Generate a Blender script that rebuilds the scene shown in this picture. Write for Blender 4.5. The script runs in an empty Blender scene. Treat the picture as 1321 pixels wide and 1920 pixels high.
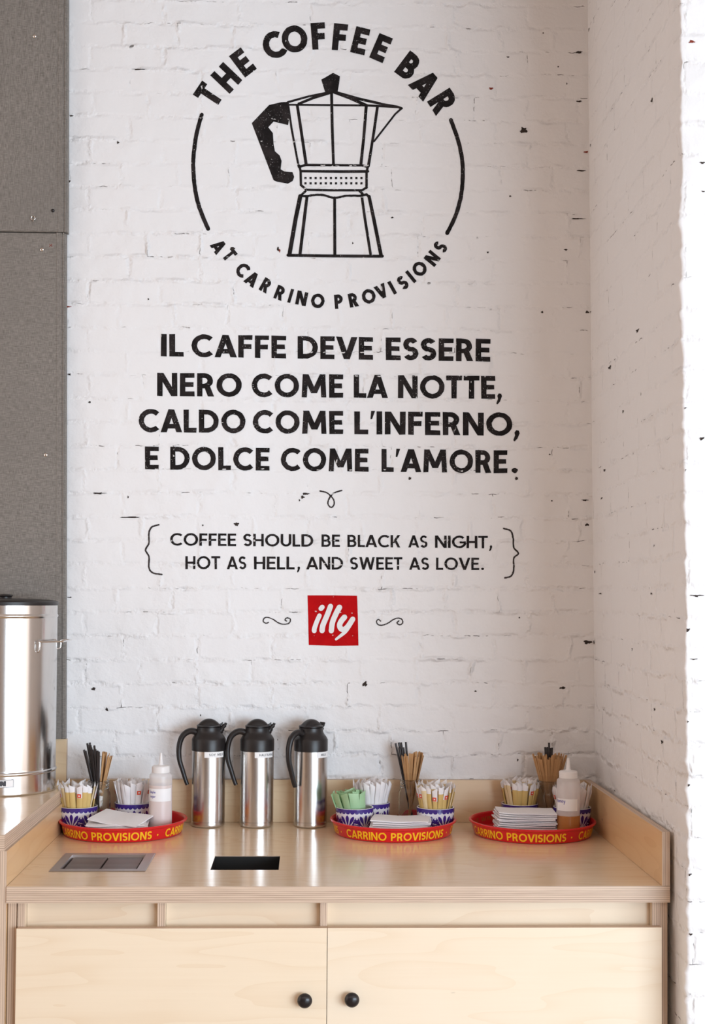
import bpy, bmesh, math, random
import numpy as np
from mathutils import Vector, Matrix, Euler

random.seed(7)
SC = bpy.context.scene
COL = SC.collection
PI = math.pi
R = math.radians

# ------------------------------------------------------------------ camera
W, H, F = 1321.0, 1920.0, 2500.0
YAW, PITCH, ROLL = R(1.95), R(1.75), R(0.38)
PPX, PPY = W / 2, 1036.6
CAM = Vector((0.0, -3.85, 1.564))
CM = (Matrix.Rotation(-YAW, 3, 'Z') @ Matrix.Rotation(PI / 2 + PITCH, 3, 'X') @ Matrix.Rotation(ROLL, 3, 'Z'))
cd = bpy.data.cameras.new('camera')
cam = bpy.data.objects.new('camera', cd)
COL.objects.link(cam)
cam.matrix_world = Matrix.Translation(CAM) @ CM.to_4x4()
cd.sensor_fit = 'VERTICAL'
cd.sensor_height = 36.0
cd.lens = F / H * 36.0
cd.shift_y = (PPY - H / 2) / H
cd.clip_start = 0.05
SC.camera = cam

# ------------------------------------------------------------------ light
SC.view_settings.view_transform = 'Standard'
SC.view_settings.look = 'None'
SC.view_settings.gamma = 1.0
SC.view_settings.use_curve_mapping = False
SC.view_settings.exposure = 0.22

wd = bpy.data.worlds.new('room_light')
SC.world = wd
wd.use_nodes = True
wd.node_tree.nodes['Background'].inputs[0].default_value = (1.0, 0.868, 0.80, 1)
wd.node_tree.nodes['Background'].inputs[1].default_value = 1.5


def area(name, loc, aim, sx, sy, power, col):
    l = bpy.data.lights.new(name, 'AREA')
    l.shape = 'RECTANGLE'; l.size = sx; l.size_y = sy; l.energy = power; l.color = col
    o = bpy.data.objects.new(name, l); COL.objects.link(o)
    o.location = loc
    o.rotation_euler = (Vector(aim) - Vector(loc)).to_track_quat('-Z', 'Y').to_euler()
    return o


area('window_daylight', (3.65, -6.55, 1.45), (0.0, -0.3, 1.10), 4.3, 2.1, 345, (0.66, 0.84, 1.0))

# ------------------------------------------------------------------ helpers


def ray(px, py):
    return (CM @ Vector(((px - PPX) / F, -(py - PPY) / F, -1.0))).normalized()


def on_y(px, py, y=0.0):
    d = ray(px, py); t = (y - CAM.y) / d.y
    return CAM + d * t


def on_z(px, py, z):
    d = ray(px, py); t = (z - CAM.z) / d.z
    return CAM + d * t


def x_at(px, y, z):
    """world x of pixel column px at depth y and height z"""
    p = CAM
    lo, hi = -3.0, 3.0
    inv = CM.transposed()
    for _ in range(40):
        m = (lo + hi) / 2
        q = inv @ (Vector((m, y, z)) - CAM)
        if q.x / -q.z * F + PPX < px: lo = m
        else: hi = m
    return (lo + hi) / 2


class MB:
    def __init__(s):
        s.v = []; s.f = []; s.m = []; s.s = []; s.uv = None

    def add(s, vs, fs, mat=0, smooth=False):
        o = len(s.v)
        s.v += [tuple(p) for p in vs]
        for f in fs:
            s.f.append(tuple(i + o for i in f)); s.m.append(mat); s.s.append(smooth)
        return s

    def box(s, x0, x1, y0, y1, z0, z1, mats=(0, 0, 0), skip=''):
        vs = [(x0, y0, z0), (x1, y0, z0), (x1, y1, z0), (x0, y1, z0), (x0, y0, z1), (x1, y0, z1), (x1, y1, z1), (x0, y1, z1)]
        fs = [((0, 3, 2, 1), 2), ((4, 5, 6, 7), 2), ((0, 1, 5, 4), 1), ((2, 3, 7, 6), 1), ((1, 2, 6, 5), 0), ((3, 0, 4, 7), 0)]
        for f, ax in fs:
            s.add(vs, [f], mats[ax])
        return s

    def lathe(s, prof, n=40, mat=0, smooth=True, a0=0.0, a1=2 * PI, cx=0, cy=0, mats=None):
        full = abs(a1 - a0 - 2 * PI) < 1e-6
        k = n if full else n + 1
        vs = []
        for (r, z) in prof:
            for i in range(k):
                a = a0 + (a1 - a0) * i / n
                vs.append((cx + r * math.cos(a), cy + r * math.sin(a), z))
        o = len(s.v); s.v += vs
        for j in range(len(prof) - 1):
            for i in range(n):
                i2 = (i + 1) % k
                s.f.append((o + j * k + i, o + j * k + i2, o + (j + 1) * k + i2, o + (j + 1) * k + i))
                s.m.append(mats[j] if mats else mat); s.s.append(smooth)
        return s

    def sweep(s, path, ra, rb, binorm=(0, 1, 0), n=12, mat=0, cap=True, smooth=True):
        path = [Vector(p) for p in path]
        m = len(path); b = Vector(binorm).normalized()
        if not hasattr(ra, '__len__'): ra = [ra] * m
        if not hasattr(rb, '__len__'): rb = [rb] * m
        vs = []
        for i, p in enumerate(path):
            t = (path[min(i + 1, m - 1)] - path[max(i - 1, 0)]).normalized()
            bb = (b - t * b.dot(t))
            if bb.length < 1e-4: bb = Vector((1, 0, 0)) - t * t.x
            bb.normalize(); nn = bb.cross(t).normalized()
            for k in range(n):
                a = 2 * PI * k / n
                vs.append(p + nn * (ra[i] * math.cos(a)) + bb * (rb[i] * math.sin(a)))
        fs = []
        for i in range(m - 1):
            for k in range(n):
                k2 = (k + 1) % n
                fs.append((i * n + k, i * n + k2, (i + 1) * n + k2, (i + 1) * n + k))
        s.add(vs, fs, mat, smooth)
        if cap:
            s.add(vs[:n], [tuple(range(n))[::-1]], mat); s.add(vs[-n:], [tuple(range(n))], mat)
        return s

    def build(s, name, mats, parent=None, loc=None):
        me = bpy.data.meshes.new(name)
        me.from_pydata(s.v, [], s.f)
        for m in (mats if isinstance(mats, (list, tuple)) else [mats]):
            me.materials.append(m)
        me.polygons.foreach_set('material_index', s.m)
        me.polygons.foreach_set('use_smooth', s.s)
        if s.uv is not None:
            ul = me.uv_layers.new(name='UVMap')
            vi = np.empty(len(me.loops), dtype=np.int32); me.loops.foreach_get('vertex_index', vi)
            ul.data.foreach_set('uv', np.asarray(s.uv, dtype=np.float32)[vi].ravel())
        if any(s.s): me.set_sharp_from_angle(angle=R(38))
        me.update()
        o = bpy.data.objects.new(name, me); COL.objects.link(o)
        if parent is not None: o.parent = parent
        if loc is not None: o.location = loc
        return o


def tag(o, label, cat, group=None):
    o['label'] = label; o['category'] = cat
    if group: o['group'] = group
    return o


def thing(name, label, cat, loc=(0, 0, 0), rz=0.0, group=None):
    o = bpy.data.objects.new(name, None); COL.objects.link(o)
    o.empty_display_size = 0.02
    o.location = loc; o.rotation_euler = (0, 0, rz)
    return tag(o, label, cat, group)


def struct(o):
    o['kind'] = 'structure'; return o


def bevel(o, w=0.002, seg=2, ang=40):
    m = o.modifiers.new('bevel', 'BEVEL'); m.width = w; m.segments = seg
    m.limit_method = 'ANGLE'; m.angle_limit = R(ang)
    return o


# ------------------------------------------------------------------ materials


class NT:
    def __init__(s, nt): s.nt = nt; s.L = nt.links

    def n(s, typ, props=None, **ins):
        nd = s.nt.nodes.new(typ)
        for k, v in (props or {}).items(): setattr(nd, k, v)
        for k, v in ins.items():
            s.set(nd, k, v)
        return nd

    def set(s, nd, k, v):
        key = int(k[1:]) if (k[0] == 'i' and k[1:].isdigit()) else k.replace('_', ' ')
        sk = nd.inputs[key]
        if hasattr(v, 'is_output') or isinstance(v, bpy.types.NodeSocket): s.L.new(v, sk)
        elif isinstance(v, bpy.types.Node): s.L.new(v.outputs[0], sk)
        else: sk.default_value = v

    def math(s, op, a, b=0.0, c=None, clamp=False):
        nd = s.n('ShaderNodeMath', {'operation': op, 'use_clamp': clamp}, i0=a, i1=b)
        if c is not None: s.set(nd, 'i2', c)
        return nd.outputs[0]

    def mix(s, fac, a, b):
        nd = s.n('ShaderNodeMix', {'data_type': 'RGBA'})
        s.set(nd, 'i0', fac); s.set(nd, 'i6', a); s.set(nd, 'i7', b)
        return nd.outputs[2]

    def noise(s, vec, scale, detail=3.0, rough=0.55):
        nd = s.n('ShaderNodeTexNoise', Vector=vec, Scale=scale, Detail=detail, Roughness=rough)
        return nd.outputs[0]

    def step(s, val, lo, hi):
        nd = s.n('ShaderNodeMapRange', {'interpolation_type': 'SMOOTHSTEP'}, Value=val)
        nd.inputs[1].default_value = lo; nd.inputs[2].default_value = hi
        return nd.outputs[0]


def new_mat(name):
    m = bpy.data.materials.new(name); m.use_nodes = True
    b = m.node_tree.nodes['Principled BSDF']
    return m, NT(m.node_tree), b


def plain(name, col, rough=0.5, metal=0.0, spec=0.5, coat=0.0, trans=0.0, ior=1.45, bump=None):
    m, t, b = new_mat(name)
    b.inputs['Base Color'].default_value = (*col, 1)
    b.inputs['Roughness'].default_value = rough
    b.inputs['Metallic'].default_value = metal
    b.inputs['Specular IOR Level'].default_value = spec
    b.inputs['Coat Weight'].default_value = coat
    b.inputs['Transmission Weight'].default_value = trans
    b.inputs['IOR'].default_value = ior
    if bump:
        tc = t.n('ShaderNodeTexCoord')
        h = t.noise(tc.outputs['Object'], bump[0], 4)
        bp = t.n('ShaderNodeBump', Strength=bump[1], Distance=bump[2], Height=h)
        t.L.new(bp.outputs[0], b.inputs['Normal'])
    return m


# brick pattern shared by walls and by the paint on them; uv is in metres along the wall
PITCH_B = None


def brick_group(pitch):
    g = bpy.data.node_groups.new('painted_brick', 'ShaderNodeTree')
    g.interface.new_socket('Vector', in_out='INPUT', socket_type='NodeSocketVector')
    for nme in ('Height', 'Mortar', 'Crack', 'Tone'):
        g.interface.new_socket(nme, in_out='OUTPUT', socket_type='NodeSocketFloat')
    t = NT(g)
    gi = t.n('NodeGroupInput'); go = t.n('NodeGroupOutput')
    v0 = gi.outputs[0]

    def warp(vec, scale, amp):
        nd = t.n('ShaderNodeTexNoise', Vector=vec, Scale=scale, Detail=2.0)
        a = t.n('ShaderNodeVectorMath', {'operation': 'SUBTRACT'}, i0=nd.outputs['Color'], i1=(0.5, 0.5, 0.5))
        b = t.n('ShaderNodeVectorMath', {'operation': 'MULTIPLY'}, i0=a.outputs[0], i1=amp)
        return b.outputs[0]
    w1 = warp(v0, 5.0, (0.040, 0.012, 0)); w2 = warp(v0, 38.0, (0.014, 0.011, 0))
    va = t.n('ShaderNodeVectorMath', {'operation': 'ADD'}, i0=v0, i1=w1).outputs[0]
    vb = t.n('ShaderNodeVectorMath', {'operation': 'ADD'}, i0=va, i1=w2).outputs[0]

    def brick(vec, mortar, smooth):
        nd = t.n('ShaderNodeTexBrick', {'offset': 0.46, 'offset_frequency': 2, 'squash': 0.74, 'squash_frequency': 3},
                 Vector=vec, Scale=1.0)
        nd.inputs['Color1'].default_value = (0, 0, 0, 1); nd.inputs['Color2'].default_value = (1, 1, 1, 1)
        nd.inputs['Mortar'].default_value = (0.5, 0.5, 0.5, 1)
        nd.inputs['Mortar Size'].default_value = mortar; nd.inputs['Mortar Smooth'].default_value = smooth
        nd.inputs['Brick Width'].default_value = 0.213; nd.inputs['Row Height'].default_value = pitch
        return nd
    b1 = brick(vb, 0.0105, 1.0); b2 = brick(vb, 0.0013, 0.3)
    lump = t.noise(v0, 28.0, 3, 0.6); fine = t.noise(v0, 130.0, 3, 0.6); big = t.noise(v0, 4.5, 2)
    patch = t.step(t.noise(v0, 3.2, 3), 0.40, 0.62)
    vz = t.n('ShaderNodeSeparateXYZ', Vector=v0).outputs[1]
    low = t.n('ShaderNodeMapRange', Value=vz); low.inputs[1].default_value = -0.15; low.inputs[2].default_value = -1.25
    patch = t.math('MULTIPLY_ADD', low.outputs[0], 0.50, patch)
    fillm = t.math('MULTIPLY_ADD', t.step(t.noise(v0, 10.0, 2), 0.38, 0.60), 0.75, 0.32)
    depth = t.math('MULTIPLY_ADD', patch, 0.0042, 0.0024)
    depth = t.math('MULTIPLY', depth, fillm)
    h = t.math('MULTIPLY', t.math('MULTIPLY', b1.outputs['Fac'], -1.0), depth)
    h = t.math('MULTIPLY_ADD', t.noise(v0, 13.0, 2), t.math('MULTIPLY', patch, 0.0040), h)
    rough_amt = t.math('MULTIPLY_ADD', b1.outputs['Fac'], 0.0070, 0.0018)
    h = t.math('ADD', h, t.math('MULTIPLY', t.math('MULTIPLY', lump, rough_amt), t.math('MULTIPLY_ADD', patch, 0.9, 0.5)))
    h = t.math('MULTIPLY_ADD', fine, 0.00055, h)
    h = t.math('MULTIPLY_ADD', b1.outputs['Color'], 0.0012, h)
    h = t.math('MULTIPLY_ADD', big, 0.006, h)
    t.L.new(h, go.inputs[0]); t.L.new(b1.outputs['Fac'], go.inputs[1])
    c1 = t.step(t.noise(v0, 7.0, 2), 0.53, 0.63); c2 = t.step(t.noise(v0, 38.0, 2), 0.50, 0.60)
    ck = t.math('MULTIPLY', t.math('MULTIPLY', c1, c2), b2.outputs['Fac'])
    # pin holes where mortar joints meet and small dings
    ding = t.math('MULTIPLY', t.step(t.noise(v0, 24.0, 1), 0.775, 0.80), b1.outputs['Fac'])
    ck = t.math('MAXIMUM', ck, ding)
    t.L.new(ck, go.inputs[2])
    t.L.new(t.noise(v0, 2.0, 2), go.inputs[3])
    return g


# pitch / tilt of the courses read off the back wall
_pa, _pb, _pc = on_y(1095, 13), on_y(1095, 620), on_y(130, 613)
PITCH_B = (_pa.z - _pb.z) / 14.0
TILT = (_pc.z - _pb.z) / (_pb.x - _pc.x)      # courses drop slightly to the right
V0 = _pb.z + TILT * _pb.x


def wuv(x, z): return (x, z + TILT * x - V0)


BG = brick_group(PITCH_B)


def brick_mat(name, col):
    m, t, b = new_mat(name)
    uv = t.n('ShaderNodeUVMap'); g = t.n('ShaderNodeGroup', {'node_tree': BG}, Vector=uv.outputs[0])
    c = t.mix(g.outputs['Tone'], (*[x * 0.985 for x in col], 1), (*col, 1))
    c = t.mix(t.math('MULTIPLY', g.outputs['Crack'], 0.85), c, (0.06, 0.045, 0.038, 1))
    t.L.new(c, b.inputs['Base Color'])
    b.inputs['Roughness'].default_value = 0.55
    b.inputs['Specular IOR Level'].default_value = 0.35
    bp = t.n('ShaderNodeBump', Strength=1.0, Distance=1.0, Height=g.outputs['Height'])
    t.L.new(bp.outputs[0], b.inputs['Normal'])
    return m


def wall_paint(name, col, col2, wear=0.66):
    m, t, b = new_mat(name)
    uv = t.n('ShaderNodeUVMap'); g = t.n('ShaderNodeGroup', {'node_tree': BG}, Vector=uv.outputs[0])
    c = t.mix(t.step(t.noise(uv.outputs[0], 22.0, 3), 0.35, 0.72), (*col, 1), (*col2, 1))
    fleck = t.step(t.noise(uv.outputs[0], 260.0, 3, 0.6), wear, wear + 0.05)
    zone = t.step(t.noise(uv.outputs[0], 18.0, 2), 0.42, 0.62)
    mort = t.math('MULTIPLY', t.math('GREATER_THAN', g.outputs['Mortar'], 0.93), t.step(t.noise(uv.outputs[0], 55.0, 2), 0.59, 0.66))
    f = t.math('MAXIMUM', t.math('MULTIPLY', fleck, zone), t.math('MULTIPLY', mort, 0.9))
    c = t.mix(f, c, (0.72, 0.70, 0.69, 1))
    t.L.new(c, b.inputs['Base Color'])
    b.inputs['Roughness'].default_value = 0.7
    b.inputs['Specular IOR Level'].default_value = 0.08
    bp = t.n('ShaderNodeBump', Strength=1.0, Distance=1.0, Height=g.outputs['Height'])
    t.L.new(bp.outputs[0], b.inputs['Normal'])
    return m


def veneer(name, ax, col=(0.86, 0.72, 0.56), dark=(0.72, 0.53, 0.36), rough=0.32, coat=0.0, seed=0.0):
    m, t, b = new_mat(name)
    tc = t.n('ShaderNodeTexCoord')
    oi = t.n('ShaderNodeObjectInfo')
    off = t.n('ShaderNodeVectorMath', {'operation': 'ADD'}, i0=tc.outputs['Object'], i1=(seed, seed * 1.7, seed * 0.6)).outputs[0]
    sc = {'x': (1.0, 7.0, 7.0), 'y': (7.0, 1.0, 7.0), 'z': (7.0, 7.0, 1.0)}[ax]
    v = t.n('ShaderNodeVectorMath', {'operation': 'MULTIPLY'}, i0=off, i1=sc).outputs[0]
    a = t.noise(v, 1.1, 2, 0.5)
    ring = t.math('FRACT', t.math('MULTIPLY', a, 11.0))
    ring = t.math('POWER', ring, 4.0)
    sc2 = {'x': (4, 220, 220), 'y': (220, 4, 220), 'z': (220, 220, 4)}[ax]
    v2 = t.n('ShaderNodeVectorMath', {'operation': 'MULTIPLY'}, i0=off, i1=sc2).outputs[0]
    fib = t.noise(v2, 1.0, 2)
    blot = t.noise(off, 3.0, 2)
    f = t.math('ADD', t.math('MULTIPLY', ring, 0.30), t.math('MULTIPLY', fib, 0.22))
    f = t.math('ADD', f, t.math('MULTIPLY', t.step(blot, 0.35, 0.75), 0.25))
    c = t.mix(f, (*col, 1), (*dark, 1))
    knot = t.step(t.noise(t.n('ShaderNodeVectorMath', {'operation': 'MULTIPLY'}, i0=off, i1={'x': (7, 30, 30), 'y': (30, 7, 30), 'z': (30, 30, 7)}[ax]).outputs[0], 1.0, 1), 0.80, 0.82)
    c = t.mix(t.math('MULTIPLY', knot, 0.5), c, (0.16, 0.10, 0.06, 1))
    t.L.new(c, b.inputs['Base Color'])
    b.inputs['Roughness'].default_value = rough
    b.inputs['Coat Weight'].default_value = coat
    b.inputs['Coat Roughness'].default_value = 0.12
    return m


def ply_edge(name, ax):
    m, t, b = new_mat(name)
    tc = t.n('ShaderNodeTexCoord'); sp = t.n('ShaderNodeSeparateXYZ', Vector=tc.outputs['Object'])
    c = sp.outputs['xyz'.index(ax)]
    ph = t.math('FRACT', t.math('MULTIPLY', c, 1 / 0.0048))
    alt = t.math('GREATER_THAN', ph, 0.5)
    idx = t.math('FLOOR', t.math('MULTIPLY', c, 1 / 0.0024))
    wn = t.n('ShaderNodeTexWhiteNoise', {'noise_dimensions': '1D'}, W=idx).outputs[0]
    sc = {'x': (400, 9, 9), 'y': (9, 400, 9), 'z': (9, 9, 400)}[ax]
    v = t.n('ShaderNodeVectorMath', {'operation': 'MULTIPLY'}, i0=tc.outputs['Object'], i1=sc).outputs[0]
    st = t.noise(v, 1.0, 2)
    f = t.math('ADD', t.math('MULTIPLY', alt, 0.45), t.math('MULTIPLY', wn, 0.35))
    f = t.math('ADD', f, t.math('MULTIPLY', t.math('SUBTRACT', st, 0.5), 0.9), clamp=True)
    col = t.mix(f, (0.70, 0.54, 0.41, 1), (0.37, 0.255, 0.185, 1))
    t.L.new(col, b.inputs['Base Color']); b.inputs['Roughness'].default_value = 0.5
    return m


def steel(name, col=(0.62, 0.60, 0.58), rough=0.2, aniso=0.0, streak=True):
    m, t, b = new_mat(name)
    b.inputs['Base Color'].default_value = (*col, 1); b.inputs['Metallic'].default_value = 1.0
    b.inputs['Roughness'].default_value = rough
    if streak:
        tc = t.n('ShaderNodeTexCoord')
        v = t.n('ShaderNodeVectorMath', {'operation': 'MULTIPLY'}, i0=tc.outputs['Object'], i1=(30, 30, 900)).outputs[0]
        r = t.math('MULTIPLY_ADD', t.noise(v, 1.0, 2), 0.12, rough - 0.06)
        t.L.new(r, b.inputs['Roughness'])
    b.inputs['Anisotropic'].default_value = aniso
    return m


M = {}
M['brick'] = brick_mat('white_painted_brick', (0.83, 0.825, 0.83))
M['chip'] = plain('chipped_hole', (0.035, 0.024, 0.02), 0.9)
M['rust'] = plain('rusty_chip', (0.22, 0.035, 0.02), 0.9)
M['black_paint'] = wall_paint('black_wall_paint', (0.012, 0.010, 0.010), (0.030, 0.024, 0.024), 0.64)
M['thin_paint'] = wall_paint('dark_grey_wall_paint', (0.030, 0.024, 0.024), (0.075, 0.060, 0.058), 0.66)
M['red_paint'] = wall_paint('red_wall_paint', (0.50, 0.004, 0.006), (0.44, 0.003, 0.005), 0.70)
M['white_paint'] = wall_paint('white_sign_paint', (0.80, 0.79, 0.79), (0.84, 0.83, 0.83), 0.9)
M['top_x'] = veneer('birch_veneer_worktop', 'x', col=(0.86, 0.685, 0.48), dark=(0.72, 0.50, 0.305), rough=0.22, coat=0.35, seed=3.1)
M['splash_x'] = veneer('birch_veneer_splashback_shade', 'x', col=(0.80, 0.62, 0.41), dark=(0.66, 0.45, 0.26), rough=0.3, seed=17.9)  # warmer birch copy, with the orange of the shaded corner in its colour
M['door_x'] = veneer('birch_veneer_door', 'x', col=(0.87, 0.735, 0.56), dark=(0.75, 0.57, 0.38), seed=9.3)
M['door_x2'] = veneer('birch_veneer_door_pale', 'x', col=(0.88, 0.76, 0.60), dark=(0.79, 0.62, 0.43), seed=21.7)
M['rail_x'] = veneer('birch_veneer_rail', 'x', col=(0.86, 0.725, 0.555), seed=14.2)
M['side_y'] = veneer('birch_veneer_side_warm_bounce', 'y', col=(0.76, 0.52, 0.29), dark=(0.62, 0.37, 0.17), seed=5.5)  # orange of light bouncing between boards is mixed into this veneer colour
M['side_z'] = veneer('birch_veneer_upright', 'z', seed=6.5)
for a in 'xyz': M['edge_' + a] = ply_edge('plywood_edge_' + a, a)
M['steel'] = steel('brushed_stainless_steel', (0.64, 0.615, 0.595), 0.24, 0.4, streak=False)
M['urn_steel'] = steel('polished_stainless_steel', (0.66, 0.64, 0.62), 0.16, 0.3, streak=False)
M['tray_steel'] = steel('dull_stainless_steel', (0.42, 0.38, 0.37), 0.34, streak=False)
M['chrome'] = steel('chrome_wire', (0.75, 0.74, 0.73), 0.1, streak=False)
M['black_plastic'] = plain('black_plastic', (0.017, 0.014, 0.014), 0.38, spec=0.5, bump=(600, 0.15, 0.0004))
M['knob_black'] = plain('black_knob_paint', (0.014, 0.012, 0.013), 0.28)
M['straw_black'] = plain('black_straw_plastic', (0.03, 0.024, 0.024), 0.3)
M['liner'] = plain('black_liner', (0.006, 0.006, 0.006), 0.6)
M['red_tray'] = plain('red_tray_lacquer', (0.64, 0.010, 0.014), 0.30, coat=0.15)
M['yellow_ink'] = plain('yellow_lettering', (0.90, 0.50, 0.01), 0.4)
M['gold_ink'] = plain('dull_gold_lettering', (0.42, 0.12, 0.02), 0.45)
M['paper'] = plain('white_paper', (0.84, 0.82, 0.83), 0.75, bump=(90, 0.25, 0.002))
M['label'] = plain('white_label', (0.86, 0.85, 0.85), 0.5)
M['ink'] = plain('black_ink', (0.05, 0.05, 0.06), 0.6)
M['pen'] = plain('violet_pen', (0.16, 0.14, 0.45), 0.6)
M['kraft'] = plain('golden_packet_paper', (0.64, 0.45, 0.16), 0.55, bump=(160, 0.3, 0.001))
M['kraft2'] = plain('pale_golden_packet_paper', (0.76, 0.61, 0.36), 0.55, bump=(160, 0.3, 0.001))
M['white_packet'] = plain('white_packet_paper', (0.82, 0.79, 0.79), 0.55, bump=(160, 0.3, 0.001))
M['green_packet'] = plain('green_packet_paper', (0.36, 0.56, 0.32), 0.5, bump=(120, 0.3, 0.001))
M['packet_red'] = plain('red_packet_mark', (0.72, 0.09, 0.04), 0.55)
M['stirrer'] = veneer('stirrer_wood', 'z', col=(0.54, 0.31, 0.14), dark=(0.38, 0.19, 0.075), rough=0.6)
M['bowl_white'] = plain('white_glaze', (0.74, 0.73, 0.76), 0.16, coat=0.3)
M['bowl_blue'] = plain('cobalt_glaze', (0.045, 0.022, 0.20), 0.16, coat=0.3)


def panel_mat():
    m, t, b = new_mat('grey_cement_board')
    tc = t.n('ShaderNodeTexCoord'); o = tc.outputs['Object']
    def sc(v): return t.n('ShaderNodeVectorMath', {'operation': 'MULTIPLY'}, i0=o, i1=v).outputs[0]
    wx = t.noise(sc((900, 900, 60)), 1.0, 2); wz = t.noise(sc((60, 60, 900)), 1.0, 2)
    wv = t.math('MULTIPLY', t.math('ADD', wx, wz), 0.5)
    bl = t.noise(o, 3.0, 4)
    c = t.mix(t.step(wv, 0.36, 0.64), (0.13, 0.115, 0.10, 1), (0.27, 0.245, 0.22, 1))
    c = t.mix(t.math('MULTIPLY', t.step(bl, 0.4, 0.7), 0.28), c, (0.16, 0.145, 0.13, 1))
    t.L.new(c, b.inputs['Base Color']); b.inputs['Roughness'].default_value = 0.6
    bp = t.n('ShaderNodeBump', Strength=0.35, Distance=0.001, Height=wv)
    t.L.new(bp.outputs[0], b.inputs['Normal'])
    return m


M['panel'] = panel_mat()


def glass_mat():
    m, t, b = new_mat('clear_glass')
    b.inputs['Base Color'].default_value = (0.93, 0.94, 0.93, 1); b.inputs['Roughness'].default_value = 0.02
    b.inputs['Transmission Weight'].default_value = 1.0; b.inputs['IOR'].default_value = 1.3
    return m


def squeeze_mat():
    m, t, b = new_mat('milky_squeeze_plastic')
    b.inputs['Base Color'].default_value = (0.86, 0.82, 0.82, 1); b.inputs['Roughness'].default_value = 0.28
    tr = t.n('ShaderNodeBsdfTransparent'); tr.inputs[0].default_value = (1, 0.98, 0.97, 1)
    mx = t.n('ShaderNodeMixShader', i0=0.5)
    t.L.new(b.outputs[0], mx.inputs[1]); t.L.new(tr.outputs[0], mx.inputs[2])
    t.L.new(mx.outputs[0], t.nt.nodes['Material Output'].inputs[0])
    return m


M['glass'] = glass_mat()
M['squeeze'] = squeeze_mat()
M['cap'] = plain('white_plastic_cap', (0.80, 0.77, 0.76), 0.35)
M['syrup'] = plain('clear_syrup', (0.58, 0.44, 0.40), 0.2)
M['syrup_side'] = plain('syrup_behind_plastic', (0.70, 0.60, 0.57), 0.25)
M['honey_side'] = plain('honey_behind_plastic', (0.42, 0.17, 0.045), 0.25)
M['honey'] = plain('amber_honey', (0.40, 0.115, 0.012), 0.15)
M['plaster'] = plain('warm_plaster', (0.50, 0.42, 0.36), 0.8)
M['brownwall'] = plain('reflection_brown', (0.20, 0.12, 0.07), 0.6)
M['floor'] = veneer('floor_boards', 'y', col=(0.42, 0.30, 0.20), dark=(0.30, 0.20, 0.12), rough=0.4)

# ------------------------------------------------------------------ key planes
ZC = 0.910            # counter top
ZR = 1.024            # raised worktop
YF = -0.850           # counter front edge
BS_T = 0.018          # plywood thickness
BS_H = 0.121
YJ = -0.950           # front face of the right-hand pier
XL = x_at(12, YF, ZC)           # left end of the worktop
XRW = x_at(1255.5, YF, ZC)      # right end of the worktop
# right wall leans a touch: x at the back corner and at the pier edge, as linear functions of z


def lin(pa, pb):
    k = (pb.x - pa.x) / (pb.z - pa.z)
    return lambda z: pa.x + k * (z - pa.z)


corner_x = lin(on_y(1101, 0), on_y(1115, 1440))
pier_x = lin(on_y(1272, 0, YJ), on_y(1289.5, 1920, YJ))

# ------------------------------------------------------------------ setting
ZTOP = 3.6


def grid_wall(name, P, nu, nv, UVf, mats, extra=None):
    mb = MB()
    vs = []; uv = []
    for j in range(nv + 1):
        for i in range(nu + 1):
            p = P(i / nu, j / nv); vs.append(p); uv.append(UVf(i / nu, j / nv))
    fs = [(j * (nu + 1) + i, j * (nu + 1) + i + 1, (j + 1) * (nu + 1) + i + 1, (j + 1) * (nu + 1) + i) for j in range(nv) for i in range(nu)]
    mb.add(vs, fs); mb.uv = uv
    if extra: extra(mb)
    return struct(mb.build(name, mats))


chips = [  # px, py, radius in px, stretch, material slot
    (981, 244, 8, 1.0, 1), (684, 1283, 6, 1.0, 1), (768, 897, 4, 1.0, 1), (968, 897, 4.2, 1.0, 1), (436, 466, 5, 1.0, 1),
    (521, 467, 5, 0.6, 1), (524, 470, 4, 0.5, 2), (443, 983, 5, 1.1, 1), (567, 932, 4, 1.0, 1), (561, 938, 3, .6, 1),
    (573, 926, 5, 1.6, 1), (1054, 1290, 5, 1.6, 1), (891, 1296, 2.5, 1.2, 1), (920, 166, 4, 1.2, 2), (1046, 125, 2, 1, 1),
    (1085, 98, 5, 1.5, 1), (1062, 157, 2.6, .6, 1), (1085, 190, 4, 1.8, 1), (1098, 285, 4, 1.6, 2), (1090, 320, 5, 2.4, 1),
    (1060, 468, 3.5, 1.4, 1), (914, 473, 2.5, 1, 1), (1016, 585, 3, 1, 1), (1100, 585, 4, 1, 1), (1082, 410, 5, 3.0, 1),
    (175, 1292, 5, 1.2, 1), (200, 1330, 4, .9, 1), (1030, 852, 2, 1, 1), (1034, 939, 2, 1, 1), (973, 1158, 2, 1, 1),
    (1096, 938, 4, 2.0, 1), (1100, 984, 4, 1.2, 1), (1101, 1204, 7, 1.5, 1), (952, 107, 2.5, 1.4, 1), (956, 368, 2.5, 1.1, 1), (1018, 62, 2, .8, 1),
    (840, 1018, 2, 1, 1), (376, 1341, 3, .4, 1), (970, 1425, 3.5, .5, 1), (380, 985, 2, 1, 1), (130, 1120, 3, 2, 1), (260, 130, 5, 3, 1),
    (134, 217, 3.5, 1.4, 1), (221, 267, 3, 1, 1), (278, 561, 2.5, .7, 1), (185, 925, 6, 2.5, 1), (240, 932, 3, .6, 1), (245, 970, 7, 3.6, 1),
    (130, 340, 3, 1.0, 1), (128, 575, 4, 1.8, 2), (130, 702, 3, 1.2, 1), (168, 754, 3, 1, 1), (735, 408, 3, 1.2, 1), (661, 456, 2.6, .5, 1),
]


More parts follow.
